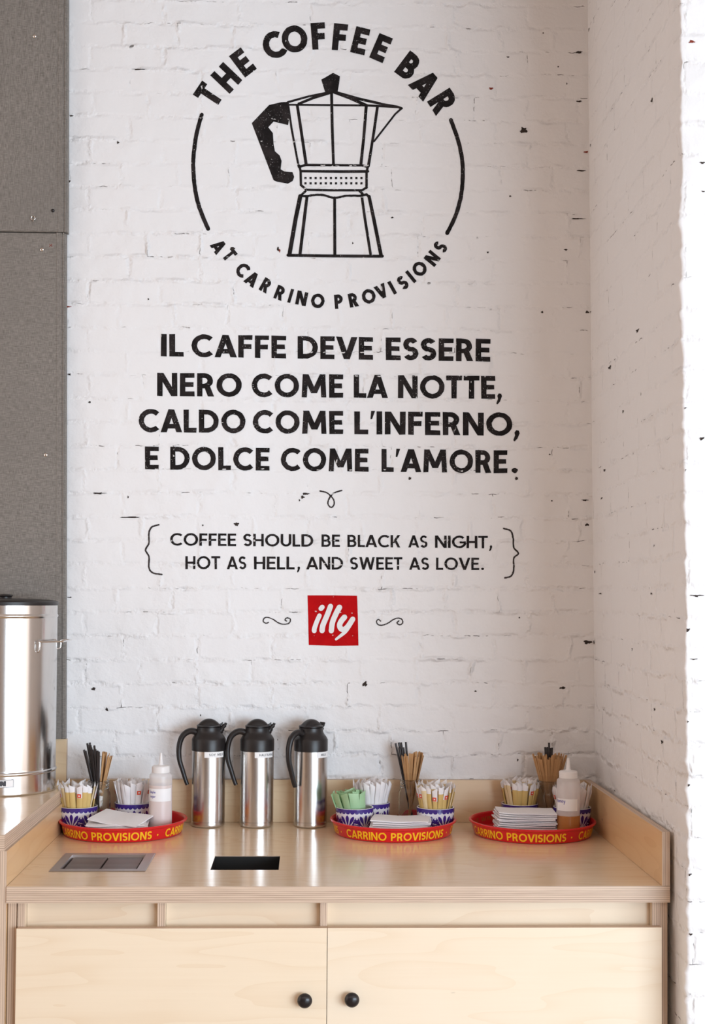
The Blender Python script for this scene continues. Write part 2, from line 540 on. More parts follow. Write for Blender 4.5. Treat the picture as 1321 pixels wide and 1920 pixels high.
def add_chips(mb):
    rnd = random.Random(5)
    for (px, py, r, st, slot) in chips:
        n = 22; pts = []
        for k in range(n):
            a = 2 * PI * k / n; rr = .85 * r * (1 + .17 * math.sin(3 * a + px) + .12 * math.sin(5 * a + py)) * rnd.uniform(0.62, 1.1)
            p = on_y(px + rr * st * math.cos(a), py + rr * math.sin(a) / max(1.0, st * 1.1), -0.0010); pts.append(p)
        o = len(mb.v)
        mb.add(pts, [tuple(range(n))[::-1]], slot)
        mb.uv += [wuv(p.x, p.z) for p in pts]


XB0, XB1 = -2.2, corner_x(0) + 0.03
grid_wall('wall_back', lambda u, v: (XB0 + (XB1 - XB0) * u, 0.0, ZTOP * v), 8, 8,
          lambda u, v: wuv(XB0 + (XB1 - XB0) * u, ZTOP * v), [M['brick'], M['chip'], M['rust']], add_chips)

# right wall: reveal of the pier, rounded broken arris, then the pier's bright front face; one piece of masonry
NZ = 620
prof_n = 46


def build_right():
    rnd = random.Random(11)
    # ragged arris: smoothed random, stronger near the joints
    raw = [rnd.gauss(0, 1) for _ in range(NZ + 1)]
    sm = [sum(raw[max(0, j - 3):j + 4]) / 7 for j in range(NZ + 1)]
    big = [sum(raw[max(0, j - 14):j + 15]) / 29 for j in range(NZ + 1)]
    mb = MB(); vs = []; uv = []
    XE = 2.6
    for j in range(NZ + 1):
        z = ZTOP * j / NZ
        xc, xp = corner_x(z), pier_x(z)
        _, vv = wuv(xc, z)
        ph = (vv / PITCH_B) % 1.0
        dj = min(ph, 1 - ph)
        notch = 0.0016 * math.exp(-(dj / 0.10) ** 2) * (1 + raw[(j // 9) % NZ])
        jit = 0.0022 * sm[j] * 2 + 0.011 * big[j] - notch
        pts = []
        for i in range(20):                       # along the reveal, back to front
            y = YJ * i / 20
            pts.append((xc + (xp - xc) * i / 20, y, z, -y + 0.05))
        rr = 0.007
        for k in range(7):                        # broken arris
            a = PI / 2 * k / 6
            pts.append((xp + rr - rr * math.cos(a) - jit * (1 - k / 9), YJ + rr - rr * math.sin(a) + abs(jit) * 0.5, z, -YJ + 0.05 + 0.012 * k / 6))
        for i in range(1, 20):
            x = xp + rr + (XE - xp - rr) * (i / 19) ** 1.6
            pts.append((x, YJ, z, -YJ + 0.062 + (x - xp)))
        for p in pts:
            vs.append(p[:3]); uv.append((p[3] + 0.9, vv))
    n = len(vs) // (NZ + 1)
    fs = [(j * n + i, j * n + i + 1, (j + 1) * n + i + 1, (j + 1) * n + i) for j in range(NZ) for i in range(n - 1)]
    mb.add(vs, fs, 0, True); mb.uv = uv

    def chip(P, r, st, slot, vert=1.0):
        m = 18; pts = []
        for k in range(m):
            a = 2 * PI * k / m; q = .8 * r * (1 + .3 * math.sin(3 * a + r * 9e3)) * rnd.uniform(0.5, 1.15)
            pts.append(P(q * st * math.cos(a), q * math.sin(a) * vert))
        mb.add(pts, [tuple(range(m))], slot); mb.uv += [(0, 0)] * m
    # chips on the reveal (depth, height)
    for (px, py, r, st, sl) in [(1104, 1204, .012, 1.3, 1), (1222, 188, .008, 1.4, 1), (1104, 55, .006, 1.5, 1), (1107, 272, .006, 1.2, 1), (1143, 689, .008, 2.6, 1),
                                (1187, 850, .005, .5, 1), (1133, 882, .006, 2, 1), (1168, 771, .006, 2, 1), (1115, 1072, .007, 1.2, 1), (1221, 1113, .005, 2, 1),
                                (1128, 934, .005, 3, 1), (1125, 1113, .003, 9, 1), (1185, 1217, .006, 1, 1), (1227, 1330, .006, 1.5, 1), (1241, 1391, .006, 2, 1),
                                (1226, 1023, .005, .7, 1), (1242, 1391, .005, 1, 1), (1195, 620, .006, 3, 1), (1104, 585, .006, 1.2, 1)]:
        d = ray(px, py)
        # intersect with the leaning reveal plane, iterated
        y = -0.3
        for _ in range(30):
            t = (y - CAM.y) / d.y; q = CAM + d * t
            f = y / YJ; xw = corner_x(q.z) * (1 - f) + pier_x(q.z) * f
            t = (xw - CAM.x) / d.x; y = max(YJ, min(-0.001, (CAM + d * t).y))
        q = CAM + d * ((y - CAM.y) / d.y)
        def P(a, b, y=y, z=q.z):
            yy = min(-.001, max(YJ + .01, y + a)); zz = z + b; f = yy / YJ
            return (corner_x(zz) * (1 - f) + pier_x(zz) * f - 0.0012, yy, zz)
        chip(P, r * .8, st * 1.3, sl)
    # chips on the pier's front face
    for (px, py, r, st, sl) in [(1297, 78, .0075, 1.7, 2), (1288, 1181, .008, 1.5, 1), (1284, 1354, .008, 1.5, 1), (1292, 1640, .006, 1.4, 1), (1305, 1117, .004, 6, 1),
                                (1315, 822, .006, 2, 1), (1294, 1752, .005, 1.6, 1), (1290, 1865, .005, 1.8, 1), (1283, 882, .005, 1.3, 1), (1282, 1520, .005, 1.2, 1),
                                (1316, 305, .004, 3, 1), (1318, 359, .003, 3, 1), (1300, 1236, .003, 5, 1), (1283, 765, .004, 2, 1), (1290, 1472, .005, 1.5, 1)]:
        q = on_y(px, py, YJ - 0.001)
        chip(lambda a, b, q=q: (max(q.x + a, pier_x(q.z) + .004), YJ - 0.0012, q.z + b), r * .7, st, sl)
    return struct(mb.build('wall_right', [M['brick'], M['chip'], M['rust']]))


build_right()
struct(MB().box(-4.0, 6.2, -7.0, 0.0, -0.05, 0.0).build('floor', M['floor']))
struct(MB().box(-4.0, 6.2, -4.2, 0.0, ZTOP, ZTOP + .06).build('shading_ceiling', M['plaster']))  # unseen partial ceiling, added and sized to dim the top of the wall
# the street side of the room with the window opening that lights the scene
XW0, XW1, ZW0, ZW1 = 1.55, 5.75, 0.35, 2.60
wf = MB()
for (a, b, c, d) in [(-4.0, XW0, 0, ZTOP), (XW1, 6.2, 0, ZTOP), (XW0, XW1, 0, ZW0), (XW0, XW1, ZW1, ZTOP)]:
    wf.box(a, b, -7.0, -6.85, c, d)
struct(wf.build('wall_front', M['plaster']))
struct(MB().box(-4.0, -3.9, -7.0, -3.6, 0, ZTOP).build('reflection_wall_left', M['brownwall']))  # unseen brown side wall, added for steel reflections, cut short to pass fill
struct(MB().box(-1.6, -1.25, -6.2, -5.9, 0, ZTOP).build('reflection_post_1', M['knob_black']))  # unseen dark post, added as a streak in the steel reflections
struct(MB().box(0.35, 0.6, -6.2, -5.9, 0, ZTOP).build('reflection_post_2', M['brownwall']))  # unseen brown post, added to vary what the steel reflects
wn = MB()
for x in (XW0, XW0 + 1.4, XW0 + 2.8, XW1 - 0.05): wn.box(x, x + 0.05, -6.98, -6.90, ZW0, ZW1)
for z in (ZW0, ZW1 - 0.05, ZW1 - 0.7): wn.box(XW0, XW1, -6.98, -6.90, z, z + 0.05)
struct(wn.build('window_1', M['knob_black']))

# ------------------------------------------------------------------ grey boards on the left
XP = lambda z, f=lin(on_y(125, 0, -0.03), on_y(123.5, 1387, -0.03)): f(z)
z_join = on_y(100, 436, -0.03).z
z_pan0 = ZR + BS_H + 0.002


def board(name, label, z0, z1, dx, proud):
    t = thing(name, label, 'panel', (XP(z0) - 0.6, 0, z0))
    ox, oz = XP(z0) - 0.6, z0
    mb = MB()
    x0 = -1.9
    xa0, xa1 = XP(z0) + dx, XP(z1) + dx
    yb, yf = -0.006, -0.030 - proud
    def pts(y, inset=0.0):
        return [(x0 - ox, y, z0 - oz + inset), (xa0 - ox - inset, y, z0 - oz + inset), (xa1 - ox - inset, y, z1 - oz - inset), (x0 - ox, y, z1 - oz - inset)]
    v = pts(yb) + pts(yf + .003) + pts(yf, 0.0025)
    mb.add(v, [(3, 2, 1, 0), (0, 1, 5, 4), (1, 2, 6, 5), (2, 3, 7, 6), (3, 0, 4, 7), (4, 5, 9, 8), (5, 6, 10, 9), (6, 7, 11, 10), (7, 4, 8, 11), (8, 9, 10, 11)])
    mb.build('sheet', M['panel'], t)
    # folded edge strip down the right side
    es = MB()
    for (o0, o1, d0) in ((0.004, 0.009, 0.0022), (0.011, 0.027, 0.0012)):
        es.add([(xa0 - ox - o1, yf, 0), (xa0 - ox - o0, yf, 0), (xa1 - ox - o0, yf, z1 - z0), (xa1 - ox - o1, yf, z1 - z0),
                (xa0 - ox - o1 + .001, yf - d0, 0), (xa0 - ox - o0 - .001, yf - d0, 0), (xa1 - ox - o0 - .001, yf - d0, z1 - z0), (xa1 - ox - o1 + .001, yf - d0, z1 - z0)],
               [(4, 5, 6, 7), (0, 4, 7, 3), (5, 1, 2, 6), (0, 1, 5, 4), (3, 7, 6, 2)])
    es.build('edge_strip', M['panel'], t)
    return t, ox, oz, yf


def screw(t, ox, oz, yf, px, py, r, mat, kind='screw', label=None):
    p = on_y(px, py, yf)
    mb = MB()
    if kind == 'screw':
        prof = [(r, 0), (r, .0015), (r * .85, .003), (r * .45, .0042), (0.0001, .0045)]
        mb.lathe(prof, 14)
        mb.v = [(x, -z, y) for (x, y, z) in mb.v]
    else:   # screw eye
        ring = [(r * math.cos(a), -0.006, r * math.sin(a)) for a in [2 * PI * k / 16 for k in range(17)]]
        mb.sweep(ring, .0012, .0012, (0, 1, 0), 8)
        mb.sweep([(0, 0, -r), (0, -.006, -r)], .0016, .0016, (1, 0, 0), 8)
        mb.sweep([(0, -.006, -r), (0.001, -.009, -r * 2.2)], .0014, .0012, (1, 0, 0), 8)
    o = mb.build('screw_eye' if kind != 'screw' else 'screw', mat, t, (p.x - ox, yf, p.z - oz))
    if label: o['label'] = label


pu = board('wall_panel', 'upper grey cement board screwed to the wall at the left edge', z_join + 0.001, ZTOP - 0.02, 0.003, 0.003)
screw(*pu, 65, 68, .006, M['chrome'])
screw(*pu, 99, 395, .005, M['knob_black'], label='black screw head')
screw(*pu, 63, 410, .0055, M['chrome'], 'eye')
pl = board('wall_panel', 'lower grey cement board behind the steel urn', z_pan0, z_join - 0.001, -0.002, 0.0)
screw(*pl, 79, 468, .006, M['chrome']); screw(*pl, 86, 853, .006, M['chrome'])
# red crayon cross
p = on_y(95, 460, pl[3] - .0006); mb = MB()
for a in (.7, -.7):
    c, s = math.cos(a) * .006, math.sin(a) * .006
    mb.sweep([(-c, 0, -s), (c, 0, s)], .0007, .0003, (0, 1, 0), 6)
o = mb.build('cross_mark', M['rust'], pl[0], (p.x - pl[1], pl[3] - .0003, p.z - pl[2])); o['label'] = 'small red cross mark'

# ------------------------------------------------------------------ lettering


def ribbon(pts, s, closed=False):
    n = len(pts); P = [Vector(p) for p in pts]; h = s / 2; L = []; Rr = []
    for i in range(n):
        a = P[i - 1] if (i > 0 or closed) else None
        b = P[(i + 1) % n] if (i < n - 1 or closed) else None
        d1 = (P[i] - a).normalized() if a is not None else None
        d2 = (b - P[i]).normalized() if b is not None else None
        if d1 is None: d1 = d2
        if d2 is None: d2 = d1
        n1 = Vector((-d1.y, d1.x)); n2 = Vector((-d2.y, d2.x)); m = n1 + n2
        if m.length < 1e-6: m = n1
        m.normalize(); k = h / max(0.5, m.dot(n1))
        L.append(P[i] + m * k); Rr.append(P[i] - m * k)
    out = []
    for i in range(n if closed else n - 1):
        j = (i + 1) % n
        out.append([tuple(Rr[i]), tuple(Rr[j]), tuple(L[j]), tuple(L[i])])
    return out


def arc(cx, cy, rx, ry, a0, a1, n=14):
    return [(cx + rx * math.cos(R(a0 + (a1 - a0) * i / n)), cy + ry * math.sin(R(a0 + (a1 - a0) * i / n))) for i in range(n + 1)]


def glyph(ch, s):
    """polygons of a bold geometric capital, height 1, and its width"""
    h = s / 2; t = s * 1.12; q = []

    def st(*p): q.extend(ribbon(list(p), s))

    def par(xb, xt, y0=0.0, y1=1.0, w=t): q.append([(xb - w / 2, y0), (xb + w / 2, y0), (xt + w / 2, y1), (xt - w / 2, y1)])
    if ch == 'I': w = s; st((h, 0), (h, 1))
    elif ch == 'L': w = .5; st((h, 1), (h, h), (w, h))
    elif ch == 'E': w = .55; st((w, 1 - h), (h, 1 - h), (h, h), (w, h)); st((h, .51), (w * .92, .51))
    elif ch == 'F': w = .53; st((w, 1 - h), (h, 1 - h), (h, 0)); st((h, .49), (w * .92, .49))
    elif ch == 'T': w = .62; st((0, 1 - h), (w, 1 - h)); st((w / 2, 1 - h), (w / 2, 0))
    elif ch == 'H': w = .70; st((h, 0), (h, 1)); st((w - h, 0), (w - h, 1)); st((h, .5), (w - h, .5))
    elif ch == 'N': w = .76; st((h, 0), (h, 1)); st((w - h, 0), (w - h, 1)); par(w - t / 2, t / 2)
    elif ch == 'M':
        w = .98; par(h * 1.05, h * 1.5, w=s); par(w - h * 1.05, w - h * 1.5, w=s); par(w / 2, h * 1.5, .18, 1, t); par(w / 2, w - h * 1.5, .18, 1, t)
    elif ch == 'W':
        w = 1.12; a = t * .95; par(w * .27, a / 2, 0, 1, a); par(w * .27, w / 2, 0, 1, a); par(w * .73, w / 2, 0, 1, a); par(w * .73, w - a / 2, 0, 1, a)
    elif ch == 'A': w = .84; par(t / 2, w / 2); par(w - t / 2, w / 2); st((w * .25, .27), (w * .75, .27))
    elif ch == 'V': w = .82; par(w / 2, t / 2); par(w / 2, w - t / 2)
    elif ch == 'K': w = .68; st((h, 0), (h, 1)); par(h + s * .6, w - t / 2, .36, 1); par(w - t / 2, h + s * 1.5, 0, .56)
    elif ch == 'Y': w = .74; par(w / 2, t / 2, .42, 1); par(w / 2, w - t / 2, .42, 1); st((w / 2, 0), (w / 2, .5))
    elif ch == 'O': w = .95; q += ribbon(arc(w / 2, .5, w / 2 - h, .5 - h + .01, 0, 360, 32)[:-1], s, True)
    elif ch == 'C': w = .80; q += ribbon(arc(.475, .5, .475 - h, .5 - h + .01, 46, 314, 26), s)
    elif ch == 'G': w = .86; q += ribbon(arc(.475, .5, .475 - h, .5 - h + .01, 46, 350, 28), s); st((.5, .46), (.475 * 2 - h * .2 - .03, .46))
    elif ch == 'S':
        w = .57; ry = (1 - s) / 4; rx = w / 2 - h
        q += ribbon(arc(w / 2, 1 - h - ry, rx, ry, 28, 270, 14) + arc(w / 2, h + ry, rx, ry, 90, -152, 14)[1:], s)
    elif ch == 'U': w = .70; q += ribbon([(h, 1)] + arc(w / 2, w / 2, w / 2 - h, w / 2 - h, 180, 360, 16) + [(w - h, 1)], s)
    elif ch == 'D': w = .78; st((h, 0), (h, 1)); r = .5 - h; q += ribbon([(h, 1 - h)] + arc(w - h - r * .95, .5, r * .95, r, 90, -90, 18) + [(h, h)], s)
    elif ch in 'PR':
        w = .60 if ch == 'P' else .64; st((h, 0), (h, 1)); y0 = .42 + h * .3; r = (1 - h - y0) / 2; e = .60
        q += ribbon([(h, 1 - h)] + arc(e - h - r, 1 - h - r, r, r, 90, -90, 12) + [(h, y0)], s)
        if ch == 'R': par(w - t / 2, .60 - t, 0, y0)
    elif ch == 'B':
        w = .64; st((h, 0), (h, 1)); r1 = (.5 - h) / 2
        q += ribbon([(h, 1 - h)] + arc(w - .05 - h - r1, 1 - h - r1, r1, r1, 90, -90, 12) + [(h, .5)], s)
        q += ribbon([(h, .5)] + arc(w - h - r1, h + r1, r1, r1, 90, -90, 12) + [(h, h)], s)
    elif ch == '&':
        w = .78; q += ribbon([(.76, .02), (.22, .68), (.2, .84), (.32, .93), (.46, .84), (.44, .68), (.16, .42), (.1, .22), (.2, .09), (.4, .08), (.58, .2), (.72, .46)], s * .8)
    elif ch == ',':
        w = s * 1.2; q.append([(s * 1.05, .12), (s * .9, .22), (s * .4, .24), (0.02, .14), (s * .25, .02), (s * .5, -.02)])
        q.append([(s * .25, .04), (s * .5, -.02), (s * .15, -.24), (-s * .1, -.20)]); q.append([(s * .5, -.02), (s * 1.05, .12), (s * .65, -.12), (s * .15, -.24)])
    elif ch == '.': w = s * 1.15; q.append([(w / 2 + w / 2 * math.cos(a), w / 2 + w / 2 * math.sin(a)) for a in [2 * PI * k / 12 for k in range(12)]])
    elif ch == "'": w = s * .9; q.append([(.05, .66), (s * .55, .66), (s * 1.1, 1.02), (s * .35, 1.02)])
    elif ch == 'o': w = .30; q.append([(.15 + .115 * math.cos(a), .42 + .115 * math.sin(a)) for a in [2 * PI * k / 14 for k in range(14)]])
    else: w = .3
    return q, w


def text_polys(txt, s, gap=.11, space=.34, width=None):
    """polygons for a word set from x=0, squeezed or spread to width (in cap heights)"""
    gl = [glyph(c, s) if c != ' ' else ([], space) for c in txt]
    g = [gap] * (len(txt) - 1)
    for i in range(len(txt) - 1):
        pr = txt[i:i + 2]
        if pr in ('LA', 'AT', 'TA', 'AV', 'VA', "L'"): g[i] -= .07
        elif pr[0] in 'AVT' or pr[1] in 'AVT': g[i] -= .04
        elif pr == "'A": g[i] -= .10
    tot = sum(w for _, w in gl); gs = sum(g)
    k = 1.0
    if width is not None: k = (width - gs) / tot
    out = []; x = 0
    for i, (ps, w) in enumerate(gl):
        for p in ps: out.append([(x + a * k, b) for a, b in p])
        x += w * k + (g[i] if i < len(g) else 0)
    return out, x


JIT = {}


def wall_mesh(mb, polys, to_px, lift=0.0008, jit=0.35, rnd=random.Random(3)):
    """paint polygons (in picture units) on the plane of the back wall"""
    for poly in polys:
        pts = []
        lf = lift + 6e-6 * (len(mb.f) % 120)
        for p in poly:
            px, py = to_px(*p)
            key = (round(px, 2), round(py, 2))
            if key not in JIT: JIT[key] = (rnd.uniform(-1, 1), rnd.uniform(-1, 1))
            ja, jb = JIT[key]
            pts.append(on_y(px + ja * jit, py + jb * jit, -lf))
        if mb.uv is None: mb.uv = []
        # face the room whatever the winding
        area2 = sum(pts[i].x * pts[(i + 1) % len(pts)].z - pts[(i + 1) % len(pts)].x * pts[i].z for i in range(len(pts)))
        idx = list(range(len(pts)))
        if area2 < 0: idx = idx[::-1]
        mb.add(pts, [tuple(idx)]); mb.uv += [wuv(q.x, q.z) for q in pts]


def sub(mb_name, mat, parent, mb):
    o = mb.build(mb_name, mat, parent)
    o.location = -parent.location
    return o


def text_line(parent, words, left, right, s, mat, name='text_line', jit=.35):
    """words: (text, x0, x1); left/right: (x, top, bottom) of the line at two places"""
    (xa, ta, ba), (xb, tb, bb) = left, right
    mb = None
    for (txt, x0, x1) in words:
        if txt not in ',.':
            if mb: sub('word', mat, parent, mb)
            mb = MB()
        xm = (x0 + x1) / 2; f = (xm - xa) / (xb - xa)
        cap = (ba + (bb - ba) * f) - (ta + (tb - ta) * f)
        tail = {',': .28, '.': .27}.get(txt[-1], 0) * 0
        polys, w = text_polys(txt, s, width=(x1 - x0) / cap)

        def to_px(u, v, x0=x0):
            px = x0 + u * cap; g = (px - xa) / (xb - xa)
            return px, (ba + (bb - ba) * g) - v * cap
        wall_mesh(mb, polys, to_px, jit=jit)
    return sub('word', mat, parent, mb)


# --- round emblem -------------------------------------------------
CX, CY = 614.0, 326.0


def arc_text(parent, letters, cap, s, up_out, name, kscale=1.0):
    mb = MB()
    for (ch, px, py) in letters:
        polys, w = glyph(ch, s)
        a = math.atan2(py - CY, px - CX)
        ux, uy = (math.cos(a), math.sin(a)) if up_out else (-math.cos(a), -math.sin(a))   # up direction in the picture
        rx, ry = -uy, ux                                                               # right direction
        def to_px(u, v):
            du, dv = (u - w / 2) * cap * kscale, (v - .5) * cap
            return px + rx * du + ux * dv, py + ry * du + uy * dv
        wall_mesh(mb, polys, to_px)
    return sub(name, M['black_paint'], parent, mb)


def at_wall(px, py):
    p = on_y(px, py); return (p.x, 0, p.z)


t = thing('painted_title', 'large black arched painted lettering above the moka pot', 'lettering', at_wall(614, 130))
top = [('T', 391, 178), ('H', 424, 146), ('E', 455, 117), ('C', 513, 85), ('O', 552, 73), ('F', 597, 67.5), ('F', 637, 69.6), ('E', 675, 76.5),
       ('E', 714, 90), ('B', 766, 124), ('A', 797, 158), ('R', 830, 191)]
arc_text(t, top[:3], 50, .235, True, 'word'); arc_text(t, top[3:9], 50, .235, True, 'word'); arc_text(t, top[9:], 50, .235, True, 'word')
t = thing('painted_title', 'small black curved painted lettering under the moka pot', 'lettering', at_wall(614, 575))
bot = [('A', 410, 462), ('T', 430, 478), ('C', 454.5, 506.4), ('A', 472.5, 523), ('R', 498, 535), ('R', 524.4, 549), ('I', 544.7, 554.8), ('N', 565.5, 559.4),
       ('O', 595.6, 564), ('P', 634.6, 565.5), ('R', 662, 562.5), ('O', 691, 555.6), ('V', 715, 546.5), ('I', 735, 539.5), ('S', 754.8, 530), ('I', 770, 518.8),
       ('O', 786.4, 504), ('N', 810, 484.4), ('S', 825.4, 463)]
for a, b in ((0, 2), (2, 9), (9, 19)): arc_text(t, bot[a:b], 26.5, .235, False, 'word')


def px_strokes(parent, name, mat, strokes, fills=(), jit=.3, rnd_cap=True):
    """strokes: (width or (w0,w1), points); all in picture units"""
    mb = MB()
    for (w, pts) in strokes:
        polys = ribbon(pts, w)
        wall_mesh(mb, polys, lambda u, v: (u, v), jit=jit)
        if rnd_cap:
            for (cx, cy) in (pts[0], pts[-1]):
                wall_mesh(mb, [[(cx + w / 2 * math.cos(a), cy + w / 2 * math.sin(a)) for a in [2 * PI * k / 10 for k in range(10)]]], lambda u, v: (u, v), jit=0)
    for poly in fills:
        wall_mesh(mb, [poly], lambda u, v: (u, v), jit=0)
    return sub(name, mat, parent, mb)


def smooth(pts, n=8):
    out = []
    P = [pts[0]] + list(pts) + [pts[-1]]
    for i in range(1, len(P) - 2):
        p0, p1, p2, p3 = P[i - 1], P[i], P[i + 1], P[i + 2]
        for k in range(n):
            t = k / n
            out.append(tuple(.5 * ((2 * p1[d]) + (-p0[d] + p2[d]) * t + (2 * p0[d] - 5 * p1[d] + 4 * p2[d] - p3[d]) * t * t + (-p0[d] + 3 * p1[d] - 3 * p2[d] + p3[d]) * t ** 3) for d in range(len(p1))))
    out.append(tuple(pts[-1]))
    return out


def fan(poly):
    """ear-cut a simple polygon with Blender's tessellator"""
    from mathutils.geometry import tessellate_polygon
    tris = tessellate_polygon([[Vector((p[0], p[1], 0)) for p in poly]])
    return [[poly[i] for i in tr] for tr in tris]


t = thing('painted_ring', 'thin black painted circle arcs left and right of the moka pot', 'emblem', at_wall(614, 326))
px_strokes(t, 'arc', M['black_paint'], [(7.5, smooth([(378, 215), (368, 252), (362.5, 295), (362.5, 322), (366, 357), (374, 390), (390, 429)]))])
px_strokes(t, 'arc', M['black_paint'], [(7.5, smooth([(845, 225), (858, 262), (866, 300), (867, 335), (863, 372), (853, 406), (838, 437)]))])

mk = lambda *pts: [(460 + x / 4.403, 170 + y / 4.403) for x, y in pts]
t = thing('painted_moka_pot', 'black line painting of a moka pot on white brick', 'emblem', at_wall(630, 480))
px_strokes(t, 'knob', M['black_paint'], [], fan([(608, 146), (624, 136.5), (637, 143), (635.5, 156), (632, 176), (609, 172), (602, 149)]))
px_strokes(t, 'handle', M['black_paint'], [], fan(mk((350, 92), (295, 95), (195, 118), (52, 268), (232, 740), (262, 752), (350, 768), (390, 745), (402, 712), (388, 672), (318, 666), (290, 648), (298, 580), (282, 535), (243, 500), (232, 440), (226, 350), (188, 302), (232, 255), (352, 284), (360, 230))))
S = 4.6
px_strokes(t, 'lid', M['black_paint'], [(S * .9, mk((680, 14), (520, 48), (350, 95))), (S * 1.1, mk((690, 20), (560, 60), (440, 108))), 
                                        (S * 1.3, mk((735, 14), (860, 60), (1000, 122))), (S * 1.1, mk((750, 14), (940, 68), (1110, 106))), (S * .9, mk((1000, 122), (1250, 134))),
                                        (S * .9, mk((1090, 104), (1250, 132), (1290, 146)))])
px_strokes(t, 'spout', M['black_paint'], [(S * .75, mk((1290, 144), (1235, 192), (1060, 418)))])
px_strokes(t, 'upper_chamber', M['black_paint'], [(S * .8, mk((345, 116), (1000, 122), (1095, 126))), (S * .85, mk((352, 110), (380, 310), (440, 630))), (S * 1.2, mk((428, 125), (455, 300), (500, 610))), (S * 1.15, mk((710, 10), (715, 300), (726, 610))),
                                                  (S * 1.2, mk((996, 125), (975, 400), (953, 605))), (S * 1.1, mk((1090, 130), (1060, 340), (1045, 430), (1014, 625)))])
px_strokes(t, 'collar', M['black_paint'], [(S, mk((450, 628), (495, 612), (960, 616), (1010, 630))), (S * 1.1, mk((455, 664), (800, 668), (1010, 666))), (S, mk((445, 620), (455, 665), (458, 780), (500, 815))),
                                           (S, mk((500, 818), (700, 822), (960, 822), (1000, 800))), (S, mk((1010, 625), (998, 680), (998, 800)))])
dots = []
for k in range(12):
    for yy in (721, 765):
        cx, cy = 495 + k * (957 - 495) / 11, yy; r = 9
        dots.append(mk((cx - r, cy - r), (cx + r, cy - r), (cx + r, cy + r), (cx - r, cy + r)))
px_strokes(t, 'safety_dots', M['black_paint'], [], dots)
px_strokes(t, 'base', M['black_paint'], [(S, mk((495, 830), (455, 868), (505, 872))), (S * .9, smooth(mk((505, 872), (560, 862), (640, 862), (735, 885), (830, 868), (940, 868)))), (S, mk((940, 868), (1000, 856), (1022, 880))),
                                         (S, mk((940, 825), (965, 850))), (S * 1.7, mk((452, 870), (415, 1050), (362, 1355))), (S * 1.2, mk((508, 875), (490, 1020), (450, 1350))), (S * 1.2, mk((736, 885), (738, 1355))),
                                         (S * 1.0, mk((962, 880), (985, 1050), (1032, 1350))), (S * 1.4, mk((1020, 875), (1058, 1050), (1118, 1360))), (S * 1.2, mk((350, 1358), (740, 1364), (1130, 1366)))])

# --- the quotes ---------------------------------------------------
t = thing('painted_quote', 'large bold black Italian quote of four lines painted on white brick', 'lettering', at_wall(614, 885))
bk = M['black_paint']
text_line(t, [('IL', 301.6, 344), ('CAFFE', 359, 536), ('DEVE', 558, 699), ('ESSERE', 723, 919)], (302, 626, 668), (919, 635.7, 678), .205, bk)
text_line(t, [('NERO', 294.7, 453), ('COME', 472, 643), ('LA', 663, 727), ('NOTTE', 746, 928), (',', 931, 942)], (295, 699, 742.5), (928, 705, 748), .205, bk)
text_line(t, [('CALDO', 260, 460), ('COME', 474, 643), ("L'INFERNO", 664, 960), (',', 963, 975)], (260, 767, 810), (960, 774, 817), .205, bk)
text_line(t, [('E', 271.6, 297.5), ('DOLCE', 319, 505), ('COME', 526.5, 690.5), ("L'AMORE", 714.7, 950.6), ('.', 958.5, 970.5)], (272, 837, 880), (950, 844.5, 887), .205, bk)
t = thing('painted_quote', 'smaller thin black English quote of two lines between curly braces', 'lettering', at_wall(614, 1070))
text_line(t, [('COFFEE', 319, 442.5), ('SHOULD', 456, 587), ('BE', 602.5, 637), ('BLACK', 651, 750), ('AS', 765, 801), ('NIGHT', 815, 914), (',', 917, 923)], (319, 999.5, 1022.8), (914, 1005, 1028), .165, bk, jit=.2)
text_line(t, [('HOT', 347.5, 412.6), ('AS', 425, 461.5), ('HELL', 476, 552), (',', 557, 563), ('AND', 573.7, 642.8), ('SWEET', 656, 754), ('AS', 766.5, 804), ('LOVE', 817, 897.7), ('.', 901.5, 907)], (349, 1042.7, 1067), (897, 1045.8, 1068.8), .165, bk, jit=.2)
br = lambda pts: [(240 + x / 1.738, 900 + y / 1.738) for x, y in pts]
t2 = thing('painted_brace', 'left curly brace painted beside the English quote', 'lettering', at_wall(285, 1078))
px_strokes(t2, 'brace_stroke', M['thin_paint'], [(3.0, smooth(br([(100, 146), (78, 153), (68, 172), (68, 205), (57, 228), (68, 250), (68, 285), (80, 302), (110, 308)])))])
t2 = thing('painted_brace', 'right curly brace painted beside the English quote', 'lettering', at_wall(960, 1083))
px_strokes(t2, 'brace_stroke', M['thin_paint'], [(3.0, smooth(br([(1223, 158), (1246, 166), (1254, 190), (1256, 220), (1271, 239), (1256, 255), (1256, 290), (1248, 312), (1227, 319)])))])
t2 = thing('painted_flourish', 'small looped flourish painted between the two quotes', 'ornament', at_wall(620, 951))
px_strokes(t2, 'loop_stroke', M['thin_paint'], [(2.6, smooth(br([(625, 36), (648, 42), (668, 62), (671, 80), (661, 89), (651, 78), (656, 58), (672, 42), (696, 34)])))])
t2 = thing('painted_scroll', 'thin scroll ornament painted left of the red square', 'ornament', at_wall(518, 1172))
px_strokes(t2, 'scroll_stroke', M['thin_paint'], [(2.2, smooth([(503, 1167), (498, 1168.5), (493.5, 1165), (495, 1159.5), (501, 1157.5), (511, 1161), (522, 1168), (533, 1170.5), (542, 1168), (544, 1161), (538, 1158.5), (534, 1162), (537, 1164.5)]))])
t2 = thing('painted_scroll', 'thin scroll ornament painted right of the red square', 'ornament', at_wall(730, 1172))
px_strokes(t2, 'scroll_stroke', M['thin_paint'], [(2.2, smooth([(660 + a / 2, 1099 + b / 2) for a, b in [(106, 131), (98, 125), (91, 133), (98, 145), (115, 146), (135, 138), (155, 125), (172, 120), (186, 125), (189, 138), (178, 145), (168, 138), (175, 130)]]))])

